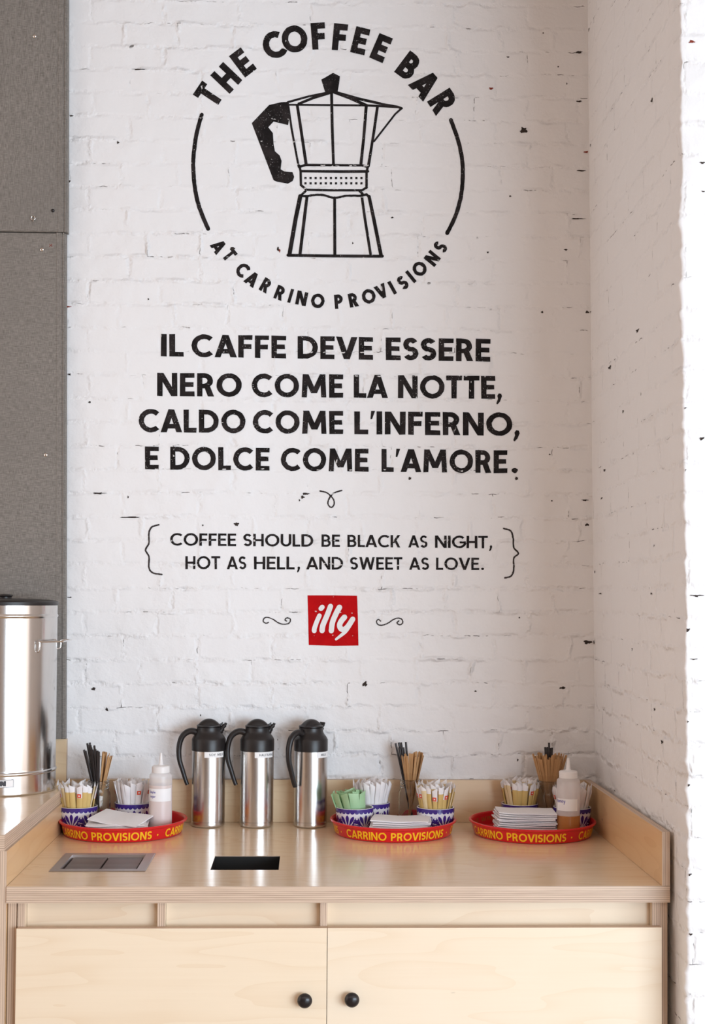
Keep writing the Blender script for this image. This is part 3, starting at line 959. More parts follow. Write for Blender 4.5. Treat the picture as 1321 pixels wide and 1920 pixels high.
t = thing('painted_logo', 'red painted square with white slanted script lettering', 'logo', at_wall(624, 1210))
lp = lambda pts: [(560 + x / 10.16, 1100 + y / 10.16) for x, y in pts]
px_strokes(t, 'square', M['red_paint'], [], [lp([(165, 165), (640, 165), (1108, 172), (1124, 600), (1135, 1122), (660, 1128), (188, 1112), (178, 600)])])
mbw = MB()


def fat(pts, w0, w1):
    P = smooth(lp(pts), 8); n = len(P)
    for i, (x, y) in enumerate(P):
        r = (w0 + (w1 - w0) * i / (n - 1)) / 2 / 10.16
        wall_mesh(mbw, [[(x + r * math.cos(a), y + r * math.sin(a)) for a in [2 * PI * k / 14 for k in range(14)]]], lambda u, v: (u, v), lift=.0020, jit=0)
        if i:
            wall_mesh(mbw, [[(px0 + nx * r, py0 + ny * r), (x + nx * r, y + ny * r), (x - nx * r, y - ny * r), (px0 - nx * r, py0 - ny * r)] for (px0, py0) in [P[i - 1]]
                            for (nx, ny) in [(lambda dx, dy: (-dy / math.hypot(dx, dy), dx / math.hypot(dx, dy)))(x - P[i - 1][0], y - P[i - 1][1])]], lambda u, v: (u, v), lift=.0020, jit=0)


fat([(392, 552), (340, 670), (295, 800), (292, 840)], 85, 92)
fat([(445, 390), (420, 418)], 92, 92)
fat([(602, 375), (545, 530), (460, 730), (442, 835)], 98, 104)
fat([(772, 395), (705, 520), (640, 680), (618, 840)], 106, 100)
fat([(868, 582), (805, 660), (775, 735), (800, 800), (860, 815), (930, 760), (1025, 620)], 104, 100)
fat([(1025, 620), (960, 740), (890, 850), (800, 930), (708, 1002)], 100, 46)
sub('script_lettering', M['white_paint'], t, mbw)

# ------------------------------------------------------------------ joinery


def ply(mb, x0, x1, y0, y1, z0, z1, thin):
    """slots: 0 veneer face, 1 edge"""
    i = 'xyz'.index(thin)
    mb.box(x0, x1, y0, y1, z0, z1, tuple(0 if k == i else 1 for k in range(3)))
    return mb


# holes in the worktop
hb = [on_z(403.6, 1604.8, ZC), on_z(524.9, 1604.8, ZC), on_z(522, 1631, ZC), on_z(393.5, 1631, ZC)]
HX0 = (hb[0].x + hb[3].x) / 2; HX1 = (hb[1].x + hb[2].x) / 2; HY0 = (hb[2].y + hb[3].y) / 2; HY1 = (hb[0].y + hb[1].y) / 2
db = [on_z(121, 1600.3, ZC), on_z(290.8, 1601, ZC), on_z(272.8, 1634.7, ZC), on_z(92.8, 1634, ZC)]
DX0 = (db[0].x + db[3].x) / 2; DX1 = (db[1].x + db[2].x) / 2; DY0 = (db[2].y + db[3].y) / 2; DY1 = (db[0].y + db[1].y) / 2
print('holes', HX0, HX1, HY0, HY1, 'drip', DX0, DX1, DY0, DY1, 'XL', XL, 'XR', XRW, 'corner', corner_x(.9), pier_x(.9), 'pitch', PITCH_B, TILT)

TT = 0.037
wt = thing('worktop', 'long low birch plywood worktop with a square hole and steel grate set in', 'worktop', (0, YF, ZC))
mb = MB()
xs = [XL, DX0 + .012, DX1 - .012, HX0, HX1, XRW]; ys = [YF, DY0 + .012, HY0, HY1, DY1 - .012, -0.001]
ys = sorted(set(ys)); xs = sorted(xs)


def hole(xa, xb, ya, yb):
    xm, ym = (xa + xb) / 2, (ya + yb) / 2
    return (HX0 < xm < HX1 and HY0 < ym < HY1) or (DX0 + .012 < xm < DX1 - .012 and DY0 + .012 < ym < DY1 - .012)


filled = {}
for i in range(len(xs) - 1):
    for j in range(len(ys) - 1):
        filled[i, j] = not hole(xs[i], xs[i + 1], ys[j], ys[j + 1])
for (i, j), on in filled.items():
    if not on: continue
    xa, xb, ya, yb = xs[i], xs[i + 1], ys[j] - YF, ys[j + 1] - YF
    mb.add([(xa, ya, 0), (xb, ya, 0), (xb, yb, 0), (xa, yb, 0)], [(0, 1, 2, 3)], 0)
    mb.add([(xa, ya, -TT), (xb, ya, -TT), (xb, yb, -TT), (xa, yb, -TT)], [(3, 2, 1, 0)], 0)
    for (di, dj, e) in ((-1, 0, ((xa, yb), (xa, ya))), (1, 0, ((xb, ya), (xb, yb))), (0, -1, ((xa, ya), (xb, ya))), (0, 1, ((xb, yb), (xa, yb)))):
        if not filled.get((i + di, j + dj), False):
            (a, b), (c, d) = e
            mb.add([(a, b, -TT), (c, d, -TT), (c, d, 0), (a, b, 0)], [(0, 1, 2, 3)], 1)
mb.build('slab', [M['top_x'], M['edge_z']], wt)
# black liner under the square hole
ln = MB()
e = .0005
lx0, lx1, ly0, ly1 = HX0 + e, HX1 - e, HY0 - YF + e, HY1 - YF - e
for quad in ([(lx0, ly0), (lx1, ly0)], [(lx1, ly0), (lx1, ly1)], [(lx1, ly1), (lx0, ly1)], [(lx0, ly1), (lx0, ly0)]):
    (a, b), (c, d) = quad
    ln.add([(a, b, -.0015), (c, d, -.0015), (c, d, -.30), (a, b, -.30)], [(0, 1, 2, 3)])
ln.add([(lx0, ly0, -.30), (lx1, ly0, -.30), (lx1, ly1, -.30), (lx0, ly1, -.30)], [(0, 1, 2, 3)])
o = ln.build('waste_chute', M['liner'], wt); o['label'] = 'black lined square waste hole'
# splashbacks
XBR = XRW - BS_T
sb = thing('splashback', 'long plywood splashback along the foot of the white brick wall', 'splashback', (0, -BS_T, ZC))
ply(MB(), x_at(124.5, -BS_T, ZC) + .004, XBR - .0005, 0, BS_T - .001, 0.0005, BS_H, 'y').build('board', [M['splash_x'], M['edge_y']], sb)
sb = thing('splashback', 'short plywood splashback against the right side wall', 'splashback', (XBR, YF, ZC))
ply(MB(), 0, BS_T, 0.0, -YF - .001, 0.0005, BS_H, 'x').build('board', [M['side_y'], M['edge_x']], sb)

# low cabinet
ZB = 0.09
cb = thing('cabinet', 'low birch plywood cabinet with two doors under the long worktop', 'cabinet', (0, YF, 0))
zt = ZC - TT - .0005
xd = lambda px: x_at(px, YF + .02, .85)
car = MB()
x_in0, x_in1 = XL + .001, XRW - .004
# two uprights at the left end, dividers, right end
ups = [(x_at(15, YF + .015, .85), x_at(31, YF + .015, .85)), (x_at(33, YF + .012, .85), x_at(46.5, YF + .012, .85)), (x_at(295, YF + .012, .85), x_at(309, YF + .012, .85)),
       (x_at(600, YF + .012, .85), x_at(613, YF + .012, .85)), (x_at(1222, YF + .012, .85), x_at(1237, YF + .012, .85)), (x_at(1238, YF + .012, .85), x_at(1251.5, YF + .012, .85))]
z_door = (on_y(30, 1735, YF).z + on_y(1240, 1742, YF).z) / 2 - .0
for k, (a, b) in enumerate(ups):
    o = ply(MB(), a, b, .012 if k not in (0, 5) else .016, .80, ZB if k != 2 else z_door - .02, zt, 'x').build('upright', [M['side_z'], M['edge_x']], cb)
rl = []
for a, b in ((ups[1][1], ups[2][0]), (ups[2][1], ups[3][0]), (ups[3][1], ups[4][0])):
    ply(MB(), a + .0005, b - .0005, .036, .054, z_door - .03, zt - .0005, 'y').build('rail', [M['rail_x'], M['edge_y']], cb)
ply(MB(), ups[0][1], ups[5][0], .06, .80, ZB, ZB + .018, 'z').build('bottom_shelf', [M['rail_x'], M['edge_z']], cb)
MB().box(ups[0][0], ups[5][1], .08, .10, 0.0, ZB).build('toe_kick', M['knob_black'], cb)
dz0 = ZB + .01
YD = -0.008
for (pa, pb, mt, kx) in ((30.5, 612.6, 'door_x', 571), (613.8, 1240, 'door_x2', 659.5)):
    xa, xb = x_at(pa, YF + YD, .8), x_at(pb, YF + YD, .8)
    d = MB(); ply(d, xa, xb, YD, YD + .018, dz0, z_door, 'y'); dr = d.build('door', [M[mt], M['edge_y']], cb)
    bevel(dr, .001, 1)
    kp = on_y(kx, 1877 if kx < 600 else 1875.5, YF + YD - .02)
    kb = MB(); r = .0165
    prof = [(0.0001, 0), (.009, 0), (.008, .003), (.0065, .008), (.0085, .011), (.0145, .0135), (r, .018), (r * .93, .0225), (r * .65, .0265), (r * .3, .0282), (0.0001, .0286)]
    kb.lathe(prof, 28); kb.v = [(x, -z, y) for (x, y, z) in kb.v]
    k_ = kb.build('knob', M['knob_black'], dr, (kp.x, YD, kp.z)); k_['label'] = 'round black knob'

# raised unit at the far left
XRS = x_at(9.5, YF, ZR)            # right end of the raised slab
rt = thing('worktop', 'raised birch plywood worktop at the left under the steel urn', 'worktop', (XRS, YF, ZR))
ply(MB(), -1.2, -.001, 0.0, -YF - .001, -.036, 0, 'z').build('slab', [M['top_x'], M['edge_z']], rt)
sb = thing('splashback', 'plywood splashback behind the steel urn on the raised worktop', 'splashback', (XRS, -BS_T, ZR))
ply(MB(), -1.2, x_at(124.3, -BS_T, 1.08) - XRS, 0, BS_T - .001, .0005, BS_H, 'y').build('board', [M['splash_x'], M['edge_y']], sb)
cb2 = thing('cabinet', 'raised birch plywood cabinet at the left edge with plywood end panel', 'cabinet', (XRS, YF, 0))
xo = XL - .0008 - XRS
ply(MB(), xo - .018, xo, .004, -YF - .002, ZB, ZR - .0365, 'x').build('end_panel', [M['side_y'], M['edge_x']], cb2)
ply(MB(), -1.2, xo - .0185, .03, .048, ZB, ZR - .0365, 'y').build('front_panel', [M['door_x'], M['edge_y']], cb2)
MB().box(-1.2, xo, .08, .10, 0.0, ZB).build('toe_kick', M['knob_black'], cb2)

# drip tray set in the worktop
dt = thing('drip_tray', 'stainless steel drip grate let into the worktop', 'drip tray', ((DX0 + DX1) / 2, (DY0 + DY1) / 2, ZC))
hx, hy = (DX1 - DX0) / 2, (DY1 - DY0) / 2
fr = MB(); b = .022


def ring(mb, ox, oy, ix, iy, z0, z1, mat=0):
    o = [(-ox, -oy), (ox, -oy), (ox, oy), (-ox, oy)]; i = [(-ix, -iy), (ix, -iy), (ix, iy), (-ix, iy)]
    for k in range(4):
        j = (k + 1) % 4
        mb.add([(*o[k], z0), (*o[j], z0), (*i[j], z1), (*i[k], z1)], [(0, 1, 2, 3)], mat)


ring(fr, hx, hy, hx - .001, hy - .001, .0003, .0018); ring(fr, hx - .001, hy - .001, hx - b, hy - b, .0018, .0018)
ring(fr, hx - b, hy - b, hx - b - .002, hy - b - .002, .0018, -.010)
fr.build('frame', M['tray_steel'], dt)
pn = MB(); ring(pn, hx - b, hy - b, hx - b, hy - b, -.010, -.030)
pn.add([(-hx + b, -hy + b, -.030), (hx - b, -hy + b, -.030), (hx - b, hy - b, -.030), (-hx + b, hy - b, -.030)], [(0, 1, 2, 3)])
pn.build('pan', M['tray_steel'], dt)
gx, gy = hx - b - .006, hy - b - .006
NS = 22
for k in range(NS):
    y = -gy + 2 * gy * (k + .5) / NS
    for xa, xb in ((-gx, -.0025), (.0025, gx)):
        g = MB(); g.box(xa, xb, y - gy / NS * .44, y + gy / NS * .44, -.006, -.0035); g.build('grate_bar', M['tray_steel'], dt)
for x in (-gx, -.02, .014, gx - .006):
    MB().box(x, x + .006, -gy, gy, -.009, -.0062).build('grate_rib', M['tray_steel'], dt)

# ------------------------------------------------------------------ steel urn
UR = 0.143
uy = -0.166
ux = x_at(103.5, uy, 1.1) - UR
un = thing('coffee_urn', 'tall stainless steel urn with black lid on the raised worktop', 'urn', (ux, uy, ZR))
UH = 0.503
b_ = MB()
b_.lathe([(UR - .004, 0.0), (UR - .001, .001), (UR, .003), (UR, .005), (UR, .051), (UR, .052), (UR + .0016, .054), (UR + .0022, .057), (UR + .0016, .060), (UR - .0005, .062), (UR - .0006, .0632), (UR - .0006, .068), (UR - .001, UH - .040), (UR - .001, UH - .0352), (UR - .001, UH - .034), (UR + .0005, UH - .032),
          (UR + .0015, UH - .029), (UR + .0005, UH - .026), (UR - .001, UH - .024), (UR - .001, UH - .0228), (UR - .001, UH - .0005), (UR - .002, UH), (0.0001, UH)], 96)
b_.build('body', M['urn_steel'], un)
l_ = MB(); l_.lathe([(UR - .006, UH), (UR + .0005, UH + .001), (UR + .001, UH + .008), (UR - .002, UH + .011), (UR - .02, UH + .014), (UR - .06, UH + .017), (0.0001, UH + .018)], 64)
l_.build('lid', M['black_plastic'], un)
l_ = MB(); l_.lathe([(.018, UH + .016), (.018, UH + .022), (.022, UH + .024), (.020, UH + .028), (0.0001, UH + .030)], 28); l_.build('lid_knob', M['black_plastic'], un)
# wire handle on the right side
ha = R(-28); hz = on_y(90, 1201, uy).z - ZR
hd = MB()
ca, sa = math.cos(ha), math.sin(ha)


def H3(r, tt, z): return (r * ca - tt * sa, r * sa + tt * ca, z)


P1a, P2a = R(-40), R(12)
def S3(r, a, z): return (r * math.cos(a), r * math.sin(a), z)
q1, q2 = S3(UR + .009, P1a, hz), S3(UR + .009, P2a, hz)
xo_ = UR + .034
hd.sweep(smooth([S3(UR - .002, P1a, hz - .028), S3(UR + .007, P1a, hz - .024), S3(UR + .009, P1a, hz - .008), q1, (q1[0] + .012, q1[1], hz), (xo_ - .004, q1[1] + .002, hz + .001), (xo_, q1[1] + .008, hz + .001),
                 (xo_, q2[1] - .008, hz + .001), (xo_ - .004, q2[1] - .002, hz + .001), q2, S3(UR + .009, P2a, hz - .008), S3(UR + .007, P2a, hz - .020), S3(UR - .002, P2a, hz - .024)], 5), .0021, .0021, (.3, .2, 1), 10)
hd.build('wire_handle', M['chrome'], un)
# name plate


def on_cyl(mb, polys, Rr, a0, z0, sc, lift, mat=0, taper=None, xsub=6):
    """wrap flat polygons (cap height 1 = sc metres) on an upright cylinder; a0 start angle, x runs counter-clockwise seen from above"""
    for poly in polys:
        # subdivide long edges
        pts = []
        for i in range(len(poly)):
            p, q = poly[i], poly[(i + 1) % len(poly)]
            m = max(1, int(abs(q[0] - p[0]) / .25))
            for k in range(m): pts.append((p[0] + (q[0] - p[0]) * k / m, p[1] + (q[1] - p[1]) * k / m))
        vs = []
        for (u, v) in pts:
            z = z0 + v * sc; rr = (Rr if taper is None else taper(z)) + lift
            a = a0 + u * sc / Rr
            vs.append((rr * math.cos(a), rr * math.sin(a), z))
        ar = sum(pts[i][0] * pts[(i + 1) % len(pts)][1] - pts[(i + 1) % len(pts)][0] * pts[i][1] for i in range(len(pts)))
        f = tuple(range(len(vs)))
        mb.add(vs, [f if ar > 0 else f[::-1]], mat)
    return mb


# plate right edge seen at px 23
pr = x_at(23.5, uy - UR, 1.05) - ux
a_r = math.asin(max(-1, min(1, pr / UR))) - PI / 2
pw = .098; a_l = a_r - pw / UR
pmb = MB()
zp0, zp1 = .0245, .0455


def patch(mb, Rr, a0, a1, z0, z1, lift, mat=0, n=18, taper=None):
    vs = []
    for i in range(n + 1):
        a = a0 + (a1 - a0) * i / n
        for z in (z0, z1):
            rr = (Rr if taper is None else taper(z)) + lift
            vs.append((rr * math.cos(a), rr * math.sin(a), z))
    mb.add(vs, [(2 * i, 2 * i + 2, 2 * i + 3, 2 * i + 1) for i in range(n)], mat, True)


patch(pmb, UR, a_l, a_r, zp0, zp1, .0006, 1); patch(pmb, UR, a_l + .0012 / UR, a_r - .0012 / UR, zp0 + .0012, zp1 - .0012, .0010, 0)
pls, tw = text_polys('BUNN', .30, gap=.10, width=4.6)
cap_h = .0135
on_cyl(pmb, pls, UR, a_r - .020 / UR - tw * cap_h / UR, zp0 + .004, cap_h, .0014, 1)
o = pmb.build('name_plate', [M['label'], M['ink']], un); o['label'] = 'white plate with black lettering'

# ------------------------------------------------------------------ thermal carafes


def carafe(px, py_front, yc, handle_deg, label_deg, txt, label, sz=1.0):
    RR = .0468
    x = x_at(px, yc, ZC + .1)
    c = thing('thermal_carafe', label, 'carafe', (x, yc, ZC), 0, 'thermal carafes')
    zb = .212
    m = MB(); m.lathe([(0.0001, .0004), (RR - .004, .0004), (RR - .0005, .003), (RR, .006), (RR, .008), (RR, .0138), (RR, .0145), (RR - .0006, .0150), (RR - .0006, .0160), (RR, .0165), (RR, .0178), (RR, zb - .002), (RR, zb)], 56)
    m.build('body', M['steel'], c)
    m = MB(); m.lathe([(RR, zb - .001), (RR + .0008, zb), (RR + .0008, zb + .030), (RR - .0008, zb + .034), (RR - .0045, zb + .040), (RR - .0095, zb + .046), (RR - .0122, zb + .052), (RR - .0130, zb + .058), (RR - .0130, zb + .064),
                       (RR - .0150, zb + .065), (0.0001, zb + .0652)], 48)
    m.build('collar', M['black_plastic'], c)
    m = MB(); m.lathe([(.0325, zb + .0655), (.0345, zb + .0663), (.0345, zb + .0685), (.033, zb + .0700), (.029, zb + .0708), (0.0001, zb + .0712)], 44)
    ha = R(handle_deg)
    # raised dome shell across the lid
    dd = MB(); nu, nv = 20, 10; vs = []
    for i in range(nu + 1):
        u = -1 + 2 * i / nu
        for j in range(nv + 1):
            v = -1 + 2 * j / nv
            hh = .0175 * max(0.0, 1 - abs(u) ** 2.2) * max(0.0, 1 - abs(v) ** 3.0) ** .6
            lx, ly = u * .0315, v * .017 * (1.0 - .25 * u * u)
            vs.append((lx * math.cos(ha) - ly * math.sin(ha), lx * math.sin(ha) + ly * math.cos(ha), zb + .0700 + hh))
    m.add(vs, [(i * (nv + 1) + j, (i + 1) * (nv + 1) + j, (i + 1) * (nv + 1) + j + 1, i * (nv + 1) + j + 1) for i in range(nu) for j in range(nv)], 0, True)
    m.build('lid', M['black_plastic'], c)
    ca, sa = math.cos(ha), math.sin(ha)
    # spout and thumb lever opposite the handle
    sp = MB()
    w3 = lambda r, z, t=0: (-r * ca - t * sa, -r * sa + t * ca, z)
    sp.sweep(smooth([w3(.026, zb + .048), w3(.034, zb + .056), w3(.0385, zb + .063), w3(.0455, zb + .0705), w3(.0475, zb + .076)], 5), [.010] * 5 + [.008] * 5 + [.006] * 5 + [.004] * 5 + [.002], [.011] * 10 + [.007] * 10 + [.005], (-sa, ca, 0), 14)
    sp.sweep([w3(.030, zb + .0695), w3(.036, zb + .073), w3(.0385, zb + .077)], [.003, .0026, .0016], [.006, .005, .004], (-sa, ca, 0), 10)
    sp.build('spout', M['black_plastic'], c)
    hm = MB(); h3 = lambda r, z: (r * ca, r * sa, z)
    hp = smooth([h3(.030, zb + .047), h3(.046, zb + .053), h3(.062, zb + .049), h3(.0760, zb + .034), h3(.0830, zb + .006), h3(.0815, zb - .026), h3(.0725, zb - .056), h3(.064, zb - .083), h3(.0585, zb - .097)], 6)
    n = len(hp)
    hm.sweep(hp, [.0096 - .0042 * (i / n) for i in range(n)], [.0112 - .0040 * (i / n) for i in range(n)], (-sa, ca, 0), 14)
    hm.build('handle', M['black_plastic'], c)
    lb = MB(); la = R(label_deg); lw = .060
    patch(lb, RR, la, la + lw / RR, zb - .0170, zb - .0008, .0005, 0, 16)
    pls, tw = text_polys(txt, .15, gap=.20, space=.45)
    on_cyl(lb, pls, RR, la + .013 / RR, zb - .0122, .0068, .0009, 1)
    o = lb.build('label_strip', [M['label'], M['ink']], c); o['label'] = 'white strip label'
    return c


carafe(390.3, 1549, -.072, 183, -100, 'SOY MILK', 'steel and black carafe nearest the left tray, label SOY MILK')
carafe(481.3, 1551, -.074, 184, -96, 'HALF&HALF', 'middle steel and black carafe of three, label HALF&HALF')
carafe(582, 1552, -.075, 222, -70, 'MILK', 'steel and black carafe nearest the middle tray, handle turned to the front')

# ------------------------------------------------------------------ trays
TR_B, TR_T, TR_H = .159, .166, .036
taper = lambda z: TR_B + (TR_T - TR_B) * (z / TR_H)


def tray(px, pyb, start_deg, label, inner=None):
    # front of the base touches pixel row pyb
    fy = on_z(px, pyb, ZC).y
    yc = fy + TR_B
    x = x_at(px, yc - .1, ZC + .02)
    t = thing('serving_tray', label, 'tray', (x, yc, ZC), 0, 'round red trays')
    m = MB()
    m.lathe([(0.0001, .0005), (TR_B - .004, .0005), (TR_B - .001, .0015), (TR_B, .004), (TR_T, TR_H - .005), (TR_T + .004, TR_H - .0035), (TR_T + .0068, TR_H - .001), (TR_T + .0072, TR_H + .0015), (TR_T + .0055, TR_H + .0035),
             (TR_T + .002, TR_H + .0035), (TR_T - .0012, TR_H + .001), (TR_T - .0025, TR_H - .003), (TR_B - .003, .006), (TR_B - .007, .0035), (0.0001, .003)], 128)
    m.build('pan', M['red_tray'], t)
    cap = .0215
    for k in range(3):
        pls, tw = text_polys('CARRINO PROVISIONS', .18, gap=.10, space=.30)
        ang = R(104.5); sc = cap
        kx = ang * TR_T / (tw * sc)
        pls = [[(u * kx, v) for u, v in p] for p in pls]
        a0 = R(start_deg - 90 + 120 * k)
        lm = MB(); on_cyl(lm, pls, TR_T, a0, .0060, sc, .0007, 0, taper)
        lm.build('lettering', M['yellow_ink'], t)
        lm = MB(); pd, wd_ = glyph('o', .2); on_cyl(lm, pd, TR_T, a0 + R(109.6), .0060, sc, .0007, 0, taper); lm.build('dot', M['yellow_ink'], t)
    if inner:
        txt, a_c, wd_deg = inner
        pls, tw = text_polys(txt, .15, gap=.14, space=.32)
        kx = R(wd_deg) * (TR_T - .003) / (tw * .016)
        # written on the inside: runs clockwise seen from above
        pls = [[(-u * kx, v) for u, v in p] for p in pls]
        lm = MB(); on_cyl(lm, pls, TR_T - .003, R(a_c), .012, .016, -.0033, 0, taper); lm.build('inner_lettering', M['gold_ink'], t)
    return t, x, yc


TL = tray(221, 1581, -69.5, 'red round tray left of the carafes, holding a clear squeeze bottle', ('TABLE WINE', 130, 60))
TM = tray(741, 1581, -53, 'red round tray in the middle, holding the green packets', ('TABLE WINE', 130, 60))
TRR = tray(1009, 1583.5, -81, 'red round tray at the right, holding the honey bottle', ('TABLE WINE', 178, 60))
ZT = ZC + .0036


# ------------------------------------------------------------------ talavera bowls
def bowl_mesh():
    m = MB()
    rb, rt, hb_ = .042, .0520, .064
    rad = lambda z: rb + (rt - rb) * math.sin(min(1, max(0, z / hb_)) * PI / 2) ** .8
    prof = [(0.0001, .002), (rb - .008, .002), (rb - .007, 0.0), (rb - .001, 0.0)] + [(rad(hb_ * k / 10), hb_ * k / 10) for k in range(0, 11)] + [(rt - .001, hb_ + .0012), (rt - .003, hb_ + .0008)] + [(rad(hb_ * k / 8) - .0042, hb_ * k / 8) for k in range(8, 0, -1)] + [(rb - .012, .006), (0.0001, .006)]
    m.lathe(prof, 64)

    def put(poly, lift=.00035):
        vs = []
        for (a, z) in poly: vs.append(((rad(z) + lift) * math.cos(a), (rad(z) + lift) * math.sin(a), z))
        ar = sum(poly[i][0] * poly[(i + 1) % len(poly)][1] - poly[(i + 1) % len(poly)][0] * poly[i][1] for i in range(len(poly)))
        f = tuple(range(len(vs))); m.add(vs, [f if ar > 0 else f[::-1]], 1)
    # rim band with scallops
    for k in range(64):
        a0, a1 = 2 * PI * k / 64, 2 * PI * (k + 1) / 64
        put([(a0, hb_ - .0085), (a1, hb_ - .0085), (a1, hb_ + .0002), (a0, hb_ + .0002)])
    NSC = 26
    for k in range(NSC):
        c = 2 * PI * (k + .5) / NSC; w = PI / NSC * .92
        put([(c + w * math.cos(q), hb_ - .0082 - .0046 * math.sin(q)) for q in [PI * i / 8 for i in range(9)]][::-1])
    # fans of petals
    NF = 6
    for k in range(NF):
        c = 2 * PI * k / NF; z0 = .010
        for j in range(9):
            th = R(-6 + j * 24); L0, L1 = .0085, (.040 if 2 <= j <= 6 else .034)
            dx, dz = math.cos(th), math.sin(th)
            L1 = min(L1, (hb_ - .0145 - z0) / max(.05, dz)) if dz > 0 else L1
            pts = []
            for i in range(11):
                q = i / 10; l = L0 + (L1 - L0) * q; wv = .0040 * math.sin(PI * q ** 1.9) ** .75 + .0003
                pts.append((l, wv))
            poly = [(l, wv) for l, wv in pts] + [(l, -wv) for l, wv in pts[::-1]]
            P = []
            for (l, wv) in poly:
                bend = .22 * (l / .04) ** 2 * (1 if th < PI / 2 else -1) * .01
                xx = l * dx - wv * dz; zz = l * dz + wv * dx + bend * 0
                P.append((c + xx / .047, max(.001, z0 + zz * .98)))
            put(P)
        # eye at the foot of each fan
        put([(c + .006 / .047 * math.cos(q), z0 - .003 + .0042 * math.sin(q)) for q in [2 * PI * i / 12 for i in range(12)]])
        # leaf between fans
        cc = c + PI / NF
        for sgn in (-1, 1):
            put([(cc + sgn * .0015 / .047, .006)] + [(cc + sgn * (.003 + .0075 * math.sin(PI * q)) / .047, .008 + .034 * q) for q in [i / 8 for i in range(9)]] + [(cc + sgn * .0025 / .047, .040)])
    return m, rt, hb_


BM, B_RT, B_H = bowl_mesh()
bowl_src = None


def bowl(px, py, rz, label):
    """px,py: centre of the rim in the picture"""
    global bowl_src
    p = on_z(px, py, ZT + B_H)
    if bowl_src is None:
        o = BM.build('condiment_bowl', [M['bowl_white'], M['bowl_blue']]); bowl_src = o
    else:
        o = bowl_src.copy(); COL.objects.link(o)
    o.location = (p.x, p.y, ZT); o.rotation_euler = (0, 0, rz)
    tag(o, label, 'bowl', 'blue and white condiment bowls')
    return p.x, p.y


bA = bowl(147, 1511, R(18), 'blue and white bowl of golden packets at the left end of the left tray')
bB = bowl(250, 1504, R(40), 'blue and white bowl of white packets behind the squeeze bottle')
bC = bowl(664.5, 1513, R(5), 'blue and white bowl holding green packets')
bD = bowl(696, 1504, R(30), 'blue and white bowl of white packets behind the green packets')
bE = bowl(816, 1513, R(-6), 'blue and white bowl of golden packets at the right end of the middle tray')
bF = bowl(974, 1506, R(25), 'blue and white bowl of golden packets behind the napkins on the right tray')
bG = bowl(1072, 1513, R(52), 'blue and white bowl of white packets behind the honey bottle')


# ------------------------------------------------------------------ sugar packets
def packet_mesh(name, w, L, th, mats, band=.76, mark=None, skew=0.0, seed=0):
    rnd = random.Random(seed)
    m = MB(); nz = 14; nr = 8; vs = []
    for i in range(nz + 1):
        f = i / nz; z = L * f
        k = min(1.0, min(f, 1 - f) / .09); k = max(.06, math.sin(k * PI / 2))
        ww = w / 2 * (1.0 + .10 * (1 - k)); tt = th / 2 * k * (1 + .18 * math.sin(f * 17 + seed))
        wob = .0007 * math.sin(f * 9 + seed * 2)
        for r in range(nr):
            a = 2 * PI * r / nr
            vs.append((ww * math.cos(a), tt * math.sin(a) + wob, z + (skew * math.cos(a) if i == nz else 0)))
    for i in range(nz):
        for r in range(nr):
            r2 = (r + 1) % nr
            m.f.append((i * nr + r, i * nr + r2, (i + 1) * nr + r2, (i + 1) * nr + r)); m.m.append(1 if (i + .5) / nz > band else 0); m.s.append(True)
    m.v = [tuple(v) for v in vs]
    m.add(vs[:nr], [tuple(range(nr))[::-1]], 0); m.add(vs[-nr:], [tuple(range(nr))], 1)
    if mark:
        # printed square on both broad sides: red frame with pale middle
        z0 = L * mark; s_ = w * .36
        for sg in (-1, 1):
            y = sg * (th * .46 + .0006)
            q = [(-s_, y, z0 - s_), (s_, y, z0 - s_), (s_, y, z0 + s_), (-s_, y, z0 + s_)]
            m.add(q, [(0, 1, 2, 3) if sg < 0 else (3, 2, 1, 0)], 2)
            s2 = s_ * .35; y2 = y + sg * .0002
            q = [(-s2, y2, z0 - s2), (s2, y2, z0 - s2), (s2, y2, z0 + s2), (-s2, y2, z0 + s2)]
            m.add(q, [(0, 1, 2, 3) if sg < 0 else (3, 2, 1, 0)], 1)
    me = m.build(name, mats)
    data = me.data; bpy.data.objects.remove(me)
    return data


PK = {'gold': [packet_mesh('sugar_packet', .0148, .116, .0050, [M['kraft'], M['white_packet'], M['packet_red']], .88, None, .004, 1),
               packet_mesh('sugar_packet', .0150, .114, .0046, [M['kraft'], M['white_packet'], M['packet_red']], .70, .77, -.005, 2),
               packet_mesh('sugar_packet', .0160, .120, .0050, [M['kraft2'], M['white_packet'], M['packet_red']], .90, None, .006, 3)],
      'white': [packet_mesh('sugar_packet', .0160, .116, .0048, [M['white_packet'], M['white_packet'], M['packet_red']], .8, None, .004, 4),
                packet_mesh('sugar_packet', .0155, .118, .0048, [M['white_packet'], M['white_packet'], M['packet_red']], .8, .76, -.003, 5),
                packet_mesh('sugar_packet', .0165, .113, .0050, [M['white_packet'], M['white_packet'], M['packet_red']], .8, None, .006, 6)],
      'green': [packet_mesh('sweetener_packet', .027, .100, .0042, [M['green_packet'], M['green_packet'], M['packet_red']], .9, None, .003, 7),
                packet_mesh('sweetener_packet', .025, .096, .0038, [M['green_packet'], M['green_packet'], M['packet_red']], .9, None, -.004, 8)]}


